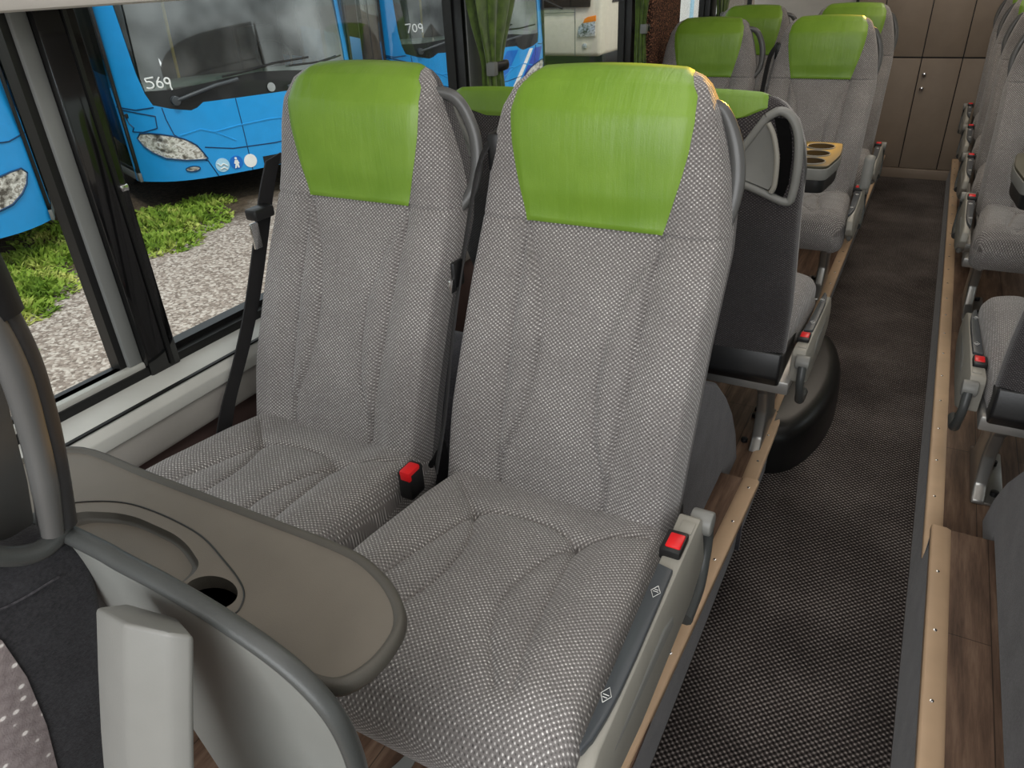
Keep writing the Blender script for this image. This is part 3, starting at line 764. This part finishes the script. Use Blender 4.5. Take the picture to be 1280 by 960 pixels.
# ------------------------------------------------------------------ foreground seat (cut by the photo's left and bottom edges)
fs = thing('foreground_seat', 'dark velour seat with grey grab handle, cut off by the lower left corner', 'seat', (-.66, .2, .25))
def W(p): return (p[0]+.66, p[1]-.2, p[2]-.25)
body = [(.262, 1.042), (.283, 1.0), (.272, .933), (.238, .82), (.215, .735), (.185, .639), (.16, .55), (.0, .55), (.02, .75), (.06, .95), (.14, 1.13), (.20, 1.062), (.232, 1.04)]
prism('backrest', [W((-.665, y, z)) for y, z in body], (-.12, 0, 0), 'velour', fs, .012, 4, 60)
dp = [(.155, 1.025), (.172, 1.0), (.180, .977), (.183, .923), (.178, .856), (.168, .798), (.156, .751), (.13, .65), (.04, .65), (.055, .80), (.10, .96)]
prism('seat_panel', [W((-.6655, y, z)) for y, z in dp], (.003, 0, 0), 'dots', fs, .001, 2)
tube('seam', [W((-.6635, y, z)) for y, z in ((.155, 1.02), (.20, 1.005), (.245, 1.0))], .0012, 'felt', fs, 6)
hb = [(-.67, .275, 1.36), (-.67, .289, 1.273), (-.67, .292, 1.215), (-.67, .286, 1.154), (-.67, .277, 1.10), (-.67, .266, 1.05)]
gh = tube('grab_handle', [W(p) for p in hb], [.018, .020, .021, .021, .020, .020], 'dhandle', fs, 16, flat=(.8, (0, 1, 0)))
tube('handle_highlight', [W((x+.012, y-.012, z)) for x, y, z in hb], [.010, .012, .013, .012, .012, .010], 'handle', gh, 12)
tube('handle_cap', [W((-.67, .272, 1.37)), W((-.67, .284, 1.31)), W((-.668, .289, 1.262))], [.026, .026, .022], 'black', gh, 14)
rec = [(.29, 1.30), (.29, 1.228), (.285, 1.17), (.272, 1.086), (.262, 1.042), (.24, 1.035), (.21, 1.06), (.20, 1.14), (.21, 1.28)]
prism('handle_recess', [W((-.705, y, z)) for y, z in rec], (-.01, 0, 0), 'handle', fs, .002, 2)
tube('recess_lip', [W((-.668, y, z)) for y, z in ((.272, 1.052), (.262, 1.040), (.24, 1.036), (.215, 1.05), (.19, 1.08), (.17, 1.12))], .010, 'shellrim', fs, 10)
bx('seat_base', W((-.79, 0, 0))[0], W((-.68, 0, 0))[0], -.25, -.05, 0, .34, 'darkbox', fs, .01)
# moulded shell
rimp = [(-.72, 1.0), (-.691, .990), (-.654, .986), (-.592, .982), (-.516, .971), (-.446, .952), (-.402, .925), (-.377, .885), (-.369, .82), (-.377, .72), (-.40, .58)]
rimp = [(x*.9, 1.492-.9*(1.5-z)) for x, z in [(-.80, .992)]+rimp[1:]]
sh = tube('shell_rim', [W((x, .27, z)) for x, z in rimp], .0078, 'shellrim', fs, 14, flat=(1.25, (0, 1, 0)))
RP = catmull([(x, .27, z) for x, z in rimp], 6); nR = len(RP); rows = []
bot = np.array([-.56, .27, .60])
for k in range(14):
    f = k/13; dep = .030*math.sin(min(1, f*2.2)*PI/2)
    q = RP*(1-f)+bot*f; q = q.copy(); q[:, 1] = .266+dep*.6; rows.append(np.stack([q[:, 0]+.66, q[:, 1]-.2, q[:, 2]-.25], 1))
grid('shell_face', np.array(rows), 'shell', sh, ang=80)
# grey folded arm in front of the shell
bm = bmesh.new()
tp = [(-.566, .224, 1.024), (-.504, .214, 1.044), (-.462, .224, 1.044), (-.448, .236, 1.034), (-.515, .264, .995), (-.572, .252, 1.000)]
lv = []
for k in range(8):
    f = k/7; dz = -.42*f; dy = -.105*f-.012*math.sin(f*PI)
    lv.append([bm.verts.new(W((x+.004*f, y+dy, z+dz*(1 if k else 1)))) for x, y, z in tp])
for a, b in zip(lv[:-1], lv[1:]):
    for i in range(6): bm.faces.new((a[i], a[(i+1) % 6], b[(i+1) % 6], b[i]))
bm.faces.new(lv[0]); bm.faces.new(lv[-1]); bmesh.ops.recalc_face_normals(bm, faces=bm.faces)
es = [e for e in bm.edges if e.calc_face_angle(0) > .4]
bmesh.ops.bevel(bm, geom=es, offset=.005, segments=3, profile=.5, affect='EDGES', clamp_overlap=True)
from_bm('folded_arm', bm, 'grey', fs, ang=40)

# foot ring under the large aisle seat and the cable strip on the wood floor
ring = tube('foot_rail', [(-.82, .66, .33), (-.718, .612, .345), (-.654, .60, .348), (-.592, .615, .348), (-.54, .66, .345), (-.53, .72, .32)], .012, 'black', None, 12)
tag(ring, 'black curved tube under the front edge of the large aisle seat', 'foot rail')
fsx = ribbon('cable_strip', [(-.66, .75, .2525), (-.625, .67, .2525), (-.603, .62, .2525), (-.606, .58, .2525), (-.63, .52, .2525)], .028, (.8, -.5, 0), 'grey', None, .003)
tag(fsx, 'grey curved floor strip on the wood floor under the large table', 'strip')

# ------------------------------------------------------------------ outside
GZ0 = -.62
g = struct(bx('ground', -60, -1.5, -30, 70, GZ0-.1, GZ0, 'gravel', None, 0), 'gravel yard outside the coach')
struct(bx('ground.001', -1.5, 60, -30, 70, GZ0-.6, GZ0-.5, 'gravel', None, 0))
def grass(name, label, spots, n):
    vs = []; fc = []
    for (cx, cy, rx, ry, wt) in spots:
        for _ in range(int(n*wt)):
            a = rng.uniform(0, 2*PI); r = math.sqrt(rng.uniform(0, 1))
            x = cx+rx*r*math.cos(a); y = cy+ry*r*math.sin(a)
            if rng.uniform() < r*.45: continue
            h = rng.uniform(.02, .11)*(1.25-r); w = rng.uniform(.006, .022); q = rng.uniform(0, 2*PI); le = rng.uniform(.02, .09); q2 = rng.uniform(0, 2*PI)
            dx, dy = math.cos(q)*w, math.sin(q)*w; lx, ly = math.cos(q2)*le, math.sin(q2)*le
            i = len(vs)
            vs += [(x-dx*.5, y-dy*.5, GZ0), (x+dx*.5, y+dy*.5, GZ0), (x+lx*.5+dx, y+ly*.5+dy, GZ0+h*.7), (x+lx, y+ly, GZ0+h), (x+lx*.5-dx, y+ly*.5-dy, GZ0+h*.7)]
            fc.append((i, i+1, i+2, i+3, i+4))
    o = mesh(name, vs, fc, 'grass', None, False); o['kind'] = 'stuff'; o['label'] = label; o['category'] = 'grass'
    return o
GR = [(-6.75, 4.75, .75, .65, .9), (-6.15, 4.25, .38, .38, .3), (-6.9, 5.4, .35, .35, .2), (-6.3, 2.95, .55, .45, .7), (-6.9, 3.5, .5, .5, .5), (-5.8, 2.65, .3, .28, .2), (-5.2, 2.2, .16, .16, .05), (-4.6, 1.95, .10, .10, .03), (-7.4, 4.2, .6, .6, .4)]
grass('weeds', 'patchy green weeds growing through the gravel in front of the blue buses', GR, 3600)
grass('weeds', 'dark weeds under the front of the cream coach', [(-6.6, 13.6, .6, .9, .6)], 3000)

# --- city bus: local frame u along the front (seen left to right), n outward, z up
BW, BL = 2.72, 7.0
def make_bus(label, loc, ang, chalk=None, stripes=False, badge=True, BL=7.0):
    r = thing('city_bus', label, 'bus', loc, ang, 'parked blue city buses')
    # local axes: x = u, y = depth backwards (into the bus)
    def dep(u, z):
        t = abs(2*u/BW-1); return .42*t**6+.10*t**2+.13*max(0, z-.45)+.05*max(0, .45-z)*0
    def panel(name, poly, off, th, mat, parent=r, step=.09):
        bm = bmesh.new(); bm.faces.new([bm.verts.new((u, 0, z)) for u, z in poly])
        us = [p[0] for p in poly]; zs = [p[1] for p in poly]
        for q in np.arange(min(us)+step, max(us), step): bmesh.ops.bisect_plane(bm, geom=bm.verts[:]+bm.edges[:]+bm.faces[:], plane_co=(q, 0, 0), plane_no=(1, 0, 0))
        if min(zs) < .45 < max(zs): bmesh.ops.bisect_plane(bm, geom=bm.verts[:]+bm.edges[:]+bm.faces[:], plane_co=(0, 0, .45), plane_no=(0, 0, 1))
        if th:
            e = bmesh.ops.extrude_face_region(bm, geom=bm.faces[:]); back = {g for g in e['geom'] if isinstance(g, bmesh.types.BMVert)}
        else: back = set()
        for v in bm.verts:
            v.co.y = dep(v.co.x, v.co.z)-off+(th if v in back else 0)
        return from_bm(name, bm, mat, parent, ang=30)
    def line(name, pts, off, rad, mat, parent, n=5):
        q = []
        for a, b in zip(pts[:-1], pts[1:]):
            for t in np.linspace(0, 1, 6): q.append((a[0]+(b[0]-a[0])*t, a[1]+(b[1]-a[1])*t))
        return tube(name, [(u, dep(u, z)-off, z) for u, z in q], rad, mat, parent, n, False)
    mir = lambda L: [(BW-u, z) for u, z in L][::-1]
    mask_l = [(.19, 1.42), (.205, .76), (.225, .58), (.26, .47), (.40, .425), (.58, .39), (.64, .41), (.71, .455)]
    lower = [(0, -.29), (BW, -.29), (BW, .50)]+mir([(.19, .50), (.205, .76), (.225, .58), (.26, .47), (.40, .425), (.58, .39), (.64, .41), (.71, .455)][2:])[0:]
    body = [(0, -.29), (BW, -.29), (BW, .55)]+[(BW-u, z) for u, z in mask_l[2:]]+[(u, z) for u, z in mask_l[2:]][::-1]+[(0, .55)]
    panel('front_panel', body, 0, .05, 'busblue')
    for L in ([(0, .55), (.225, .58), (.205, .76), (.19, 1.42), (.26, 2.0), (.10, 2.0), (.03, 1.2)],):
        panel('windscreen_post', L, 0, .06, 'busblue'); panel('windscreen_post', mir(L), 0, .06, 'busblue')
    panel('roof_panel', [(.1, 1.98), (BW-.1, 1.98), (BW-.15, 2.5), (.15, 2.5)], 0, .06, 'busblue')
    # black mask strip and windscreen
    gb = [(.225, .60), (.5, .60), (1.05, .655), (BW/2, .675), (BW-1.05, .655), (BW-.5, .60), (BW-.225, .60)]
    mk = [(.225, .58), (.26, .47), (.40, .425), (.58, .39), (.64, .41), (.71, .455), (BW-.71, .455), (BW-.64, .41), (BW-.58, .39), (BW-.40, .425), (BW-.26, .47), (BW-.225, .58)]
    panel('windscreen_mask', mk+gb[::-1], -.006, .01, 'black')
    ws = panel('windscreen', gb+[(BW-.205, .76), (BW-.19, 1.42), (BW-.26, 1.98), (.26, 1.98), (.19, 1.42), (.205, .76)], -.010, 0, 'busglass')
    wf = []
    # lamps
    hl = [(.075, .155), (.105, .205), (.18, .203), (.255, .19), (.35, .165), (.44, .128), (.50, .088), (.545, .05), (.585, -.02), (.62, -.093), (.59, -.099), (.42, -.085), (.25, -.05), (.16, .01), (.105, .075)]
    for L in (hl, mir(hl)):
        p = panel('headlight', L, .012, .03, 'lens', step=.06)
        line('headlight_edge', L+[L[0]], .012, .008, 'seam', p)
    el = [(.458+.066*math.cos(q), -.180+.026*math.sin(q)) for q in np.linspace(0, 2*PI, 20, endpoint=False)]
    for L in (el, mir(el)):
        p = panel('fog_lamp', L, .008, .02, 'lens', step=.05); line('fog_lamp_edge', L+[L[0]], .008, .006, 'seam', p)
    def disc(name, u, z, rad, mat, off=.006, par=r): return panel(name, [(u+rad*math.cos(q), z+rad*math.sin(q)) for q in np.linspace(0, 2*PI, 24, endpoint=False)], off, .004, mat, par, .2)
    if badge:
        d0 = disc('round_sticker', .752, -.185, .072, 'signpale'); 
        line('sticker_mark', [(.70, -.16), (.73, -.19), (.76, -.17), (.80, -.20)], .012, .006, 'buswhite', d0); line('sticker_mark', [(.72, -.225), (.76, -.21), (.79, -.235)], .012, .006, 'buswhite', d0)
        d1 = disc('round_sticker', .902, -.182, .070, 'signblue')
        disc('pedestrian_head', .90, -.138, .013, 'buswhite', .012, d1)
        panel('pedestrian_body', [(.885, -.155), (.915, -.155), (.930, -.195), (.918, -.195), (.922, -.238), (.905, -.238), (.90, -.21), (.888, -.238), (.872, -.238), (.886, -.195), (.872, -.190)], .012, .003, 'buswhite', d1)
        disc('round_sticker', 1.055, -.19, .070, 'buswhite')
        panel('plate', [(1.20, -.282), (1.72, -.282), (1.72, -.172), (1.20, -.172)], .01, .012, 'black')
    # creases and joints
    for L in ([(.325, .44), (.335, .33), (.369, .175), (.42, .13)], [(.62, .02), (.9, -.035), (BW/2, -.05)], [(.55, -.09), (.62, -.12), (.689, -.29)], [(.0, .46), (.12, .43), (.26, .45)],
              [(.028, .43), (.10, .41), (.255, .365), (.245, .25), (.13, .215), (.059, .22), (.075, .26), (.05, .30), (.028, .43)]):
        line('panel_joint', L, .001, .006, 'seam', r); 
        if L[0][0] != .028: line('panel_joint', mir(L), .001, .006, 'seam', r)
    cr = [(.42, .16), (.62, .20), (.75, .155), (.95, .04)]
    line('panel_crease', cr, -.004, .012, 'busblue', r); line('panel_crease', mir(cr), -.004, .012, 'busblue', r)
    line('panel_crease', [(.74, .155), (1.0, .185), (BW/2, .20), (BW-1.0, .185), (BW-.74, .155)], -.003, .012, 'busblue', r)
    line('panel_joint', [(BW/2-.32, .455), (BW/2-.31, .2), (BW/2-.30, -.29)], .001, .005, 'seam', r)
    cyl('flap_lock', (.05, dep(.05, .37)-.012, .375), (.05, dep(.05, .37)+.01, .375), .022, 'black', r, 14, .003)
    # wipers
    wp = line('wiper', [(.45, .50), (.62, .545), (.85, .60), (1.10, .635)], .05, .018, 'slate', r, 8); line('wiper_blade', [(.95, .67), (1.25, .70), (1.55, .745), (1.95, .76)], .03, .011, 'black', wp, 6)
    cyl('wiper_hub', (.45, dep(.45, .5)-.07, .50), (.45, dep(.45, .5), .50), .045, 'slate', wp, 16, .006)
    w2 = line('wiper', [(1.62, .50), (1.8, .55), (2.1, .60)], .05, .016, 'slate', r, 8); line('wiper_blade', [(1.7, .70), (2.1, .70), (2.4, .73)], .03, .010, 'black', w2, 6)
    disc('round_lamp', 1.45, .515, .045, 'chrome', .012)
    # side and shell of the bus
    y0 = .45
    sd = lambda nm, u, ya, yb, za, zb, m, th=.03: bx(nm, u, u+th, ya, yb, za, zb, m, r, .004)
    for u in (.0, BW-.03):
        sd('side_glass', u+.004, y0, 1.75, -.16, 1.95, 'busglass', .012)
        sd('side_sill', u, y0-.02, 1.75, -.29, -.20, 'pframe'); sd('side_sill', u, y0, 1.75, -.20, -.16, 'black')
        for yy in (y0, 1.08, 1.72): sd('door_post', u, yy, yy+.05, -.2, 1.98, 'black')
        sd('side_panel', u, 1.77, BL, -.29, .62, 'busblue'); sd('side_window', u+.004, 1.77, BL, .62, 1.9, 'blackglass', .02)
        sd('roof_side', u, y0, BL, 1.92, 2.5, 'busblue')
    corner = [(.0, y0+.02), (.03, .30), (.0, .45)]
    bx('roof', .05, BW-.05, .4, BL, 2.45, 2.5, 'busblue', r, .01)
    bx('rear_panel', .05, BW-.05, BL-.05, BL, -.29, 2.5, 'busblue', r, .01)
    bx('cab_floor', .04, BW-.04, .5, BL, -.24, -.18, 'busdark', r, 0)
    bx('cab_partition', .04, BW-.04, 2.3, 2.34, -.2, 2.4, 'busdark', r, 0)
    bx('dashboard', .25, BW-.25, .42, .95, .50, .62, 'dash', r, .04); bx('dashboard_front', .22, BW-.22, .40, .46, -.2, .58, 'busdark', r, .0)
    q = [(BW-.75+.21*math.cos(a), .98+.1*math.sin(a), .72+.18*math.sin(a)) for a in np.linspace(0, 2*PI, 24, endpoint=False)]
    tube('steering_wheel', q, .016, 'black', r, 8, False, True)
    bx('driver_seat', BW-1.0, BW-.5, 1.35, 1.5, .0, 1.05, 'black', r, .05)
    for u in (.35, .9): tube('hand_rail', [(u, 1.2, -.18), (u, 1.22, .8), (u+.05, 1.25, 1.9)], .018, 'yellow', r, 8)
    tube('hand_rail', [(.10, .62, -.1), (.13, .60, .35), (.10, .66, .75)], .014, 'pframe', r, 8)
    bx('door_stripe', .16, .20, .75, 1.0, .05, .12, 'dash', r, .01)
    for u in (.35, BW-.35):
        for yy in (1.9, BL-1.4): cyl('wheel', (u-.14, yy, -.12), (u+.14, yy, -.12), .48, 'rubber', r, 28, .03)
    if chalk:
        def stroke(pts, k): line('chalk_digit', pts, .018, .0085, 'buswhite', ws)
        for pts in chalk: stroke(pts, 0)
    if stripes:
        for nm, m, a, b in (('stripe', 'signblue', 1.42, 1.62), ('stripe', 'buswhite', 1.84, 1.91), ('stripe', 'busnavy', 1.95, 2.18)):
            panel(nm, [(a, -.25), (b, -.25), (b+.42, .40), (a+.42, .40)], .004, .003, m)
    return r
AB = math.atan2(.93, .366)   # direction of the bus fronts
def arcp(cx, cz, rx, rz, a0, a1, n=12): return [(cx+rx*math.cos(math.radians(a)), cz+rz*math.sin(math.radians(a))) for a in np.linspace(a0, a1, n)]
chalk569 = [[(.325, .725), (.255, .715), (.262, .685)]+arcp(.275, .658, .038, .032, 100, -130, 10),
            [(.375, .725), (.345, .68)]+arcp(.365, .655, .024, .027, 160, 520, 16),
            arcp(.432, .685, .023, .026, 20, 380, 16)+[(.455, .68), (.448, .63), (.455, .60)]]
F0 = np.array([-6.81, 4.785, 0])
make_bus('blue city bus with chalk number 569 on its windscreen and round stickers', F0, AB, chalk569)
d_ = np.array([.366, .93, 0])
AB0 = math.atan2(.848, .53)
make_bus('blue city bus cut off by the left photo edge, only its right headlight showing', np.array([-6.414, 3.476, 0])-np.array([.53, .848, 0])*BW, AB0, None, False, False, 4.4)
AB2 = math.atan2(.80, .60)
chalk7 = [[(.30, .86), (.37, .865), (.33, .75)], arcp(.42, .81, .028, .05, 0, 360, 14), arcp(.50, .83, .026, .03, 0, 360, 14)+[(.526, .82), (.52, .75)]]
make_bus('blue city bus with diagonal white and navy stripes behind the green curtain', np.array([-7.05, 9.35, 0]), AB2, chalk7, True, False)

# --- cream touring coach further back
def make_coach(label, loc):
    r = thing('touring_coach', label, 'coach', loc)
    # local: front faces -Y, corner at the origin, body to -X and +Y
    def pris(name, pts, vec, mat, bev=.05): return prism(name, pts, vec, mat, r, bev, 4, 40)
    side = [(0, .0), (0, .75), (.35, 2.4), (9, 2.4), (9, .0)]
    pris('body', [(0, y, z) for y, z in side], (-2.5, 0, 0), 'cream', .10)
    prism('windscreen', [(-.25, -.012, 1.0), (-2.25, -.012, 1.0), (-2.25, .28, 2.2), (-.25, .28, 2.2)], (0, -.02, .004), 'blackglass', r, .01)
    prism('side_window', [(.004, .62, 1.05), (.004, 8.8, 1.05), (.004, 8.8, 1.95), (.004, .9, 1.95)], (.012, 0, 0), 'blackglass', r, .004)
    hl = prism('headlight', [(-.12, -.012, .42), (-.56, -.012, .40), (-.52, -.012, .62), (-.42, -.012, .70), (-.12, -.012, .74)], (0, -.03, 0), 'lens', r, .012)
    prism('indicator_lens', [(-.11, -.014, .72), (-.42, -.014, .68), (-.38, -.014, .77), (-.30, -.014, .81), (-.11, -.014, .84)], (0, -.03, 0), 'orange', hl, .01)
    cyl('fog_lamp', (-.38, -.03, .22), (-.38, .02, .22), .06, 'lens', r, 18, .01)
    tube('body_joint', [(-.62, -.004, 0), (-.62, -.004, .98)], .008, 'pframe', r, 6, False)
    tube('body_joint', [(-.62, -.004, .90), (-2.4, -.004, .90)], .008, 'pframe', r, 6, False)
    tube('wiper', [(-.9, -.05, .98), (-1.3, -.08, 1.15), (-1.7, -.02, 1.3)], .02, 'black', r, 8, False)
    prism('underskirt', [(0.0, .1, -.28), (0, 8.9, -.28), (0, 8.9, .03), (0, .1, .03)], (-2.45, 0, 0), 'black', r, .01)
    return r
make_coach('cream touring coach with orange indicator, partly hidden by the large seat', (-6.75, 16.6, -.30))
# bright banner with a palm beyond the brown pillar
bn = thing('banner', 'pale banner with a grey palm print seen beside the flecked brown pillar', 'banner', (-6.2, 22.3, -.6))
box('cloth', (0, 0, 2.2), (.03, 4.4, 4.4), 'buswhite', bn, .002)
pm = tube('palm_trunk', [(.03, -.8, .4), (.03, -.75, 1.6), (.03, -.6, 2.7)], .07, 'signpale', bn, 8)
for a in (10, 45, 85, 120, 160, 200, -20): 
    ca, sa = math.cos(math.radians(a)), math.sin(math.radians(a))
    tube('palm_frond', [(.03, -.6, 2.7), (.03, -.6+.6*ca, 2.7+.55*sa), (.03, -.6+1.1*ca, 2.6+.5*sa)], [.05, .08, .01], 'pframe', bn, 8)

# ------------------------------------------------------------------ light
w = bpy.data.worlds.new('World'); SC.world = w; w.use_nodes = True
wt = w.node_tree; bgn = wt.nodes['Background']
tc = wt.nodes.new('ShaderNodeTexCoord'); sx = wt.nodes.new('ShaderNodeSeparateXYZ'); rp = wt.nodes.new('ShaderNodeValToRGB')
wt.links.new(tc.outputs['Generated'], sx.inputs[0]); wt.links.new(sx.outputs[2], rp.inputs[0]); wt.links.new(rp.outputs[0], bgn.inputs[0])
rp.color_ramp.elements[0].position = 0; rp.color_ramp.elements[0].color = (.42, .45, .42, 1)
rp.color_ramp.elements[1].position = .35; rp.color_ramp.elements[1].color = (.92, .97, 1, 1)
bgn.inputs[1].default_value = 1.15
def area(name, loc, rot, sx_, sy_, e, col):
    l = bpy.data.lights.new(name, 'AREA'); l.shape = 'RECTANGLE'; l.size = sx_; l.size_y = sy_; l.energy = e; l.color = col
    o = bpy.data.objects.new(name, l); COL.objects.link(o); o.location = loc; o.rotation_euler = rot; return o
area('ceiling_fill', (-.35, 1.0, 2.10), (0, 0, 0), .5, 3.6, 11, (1, .97, .93))  # unseen area lights under the ceiling, added to fill the interior
area('ceiling_fill', (.55, 1.2, 2.10), (0, math.radians(18), 0), .35, 3.6, 7, (1, .95, .9))
area('ceiling_fill', (.0, 4.4, 2.10), (0, 0, 0), .5, 3.2, 14, (1, .88, .74))
# daylight through the windscreen and entrance at the front of the coach
area('entrance_daylight', (.0, -1.5, 1.75), (math.radians(72), 0, 0), 2.2, 1.3, 42, (.97, .98, 1))
for x, y, ty in ((-.12, 3.0, 1.235), (-.12, 5.45, 3.825)):  # unseen narrow spots, shaped to put a warm glint on two headrest tops
    l = bpy.data.lights.new('warm_glint_spot', 'SPOT'); l.energy = 480 if ty < 2 else 150; l.color = (1, .50, .04); l.spot_size = math.radians(11); l.spot_blend = .9; l.shadow_soft_size = .04
    o = bpy.data.objects.new('warm_glint_spot', l); COL.objects.link(o); o.location = (x, y, 1.80)
    t = Vector((-.345, ty, 1.345 if ty < 2 else 1.25)); o.rotation_euler = (t-o.location).to_track_quat('-Z', 'Y').to_euler()
sun = bpy.data.lights.new('hazy_sun', 'SUN'); sun.energy = 1.2; sun.angle = math.radians(12); sun.color = (1, .97, .92)
so = bpy.data.objects.new('hazy_sun', sun); COL.objects.link(so); so.rotation_euler = (Vector((-.55, .45, -1.0))).to_track_quat('-Z', 'Y').to_euler()

# ------------------------------------------------------------------ camera
cam = bpy.data.cameras.new('Camera'); co = bpy.data.objects.new('Camera', cam); COL.objects.link(co)
cam.sensor_width = 36; cam.lens = 911.08/1280*36; cam.clip_start = .02; cam.clip_end = 300
R3 = np.array([[.8799, .2004, -.4304], [.4726, -.4544, .7554], [-.0445, -.8681, -.4943]])
U, _, Vt = np.linalg.svd(R3); R3 = U@Vt
mw = Matrix(((R3[0, 0], -R3[0, 1], -R3[0, 2], 0), (R3[1, 0], -R3[1, 1], -R3[1, 2], 0), (R3[2, 0], -R3[2, 1], -R3[2, 2], 1.5), (0, 0, 0, 1)))
co.matrix_world = mw
SC.camera = co
SC.view_settings.view_transform = 'Standard'; SC.view_settings.look = 'None'; SC.view_settings.exposure = 0.14
try:
    SC.cycles.use_denoising = True; SC.cycles.denoiser = 'OPENIMAGEDENOISE'
except Exception: pass
SC.cycles.max_bounces = 8; SC.cycles.transparent_max_bounces = 12
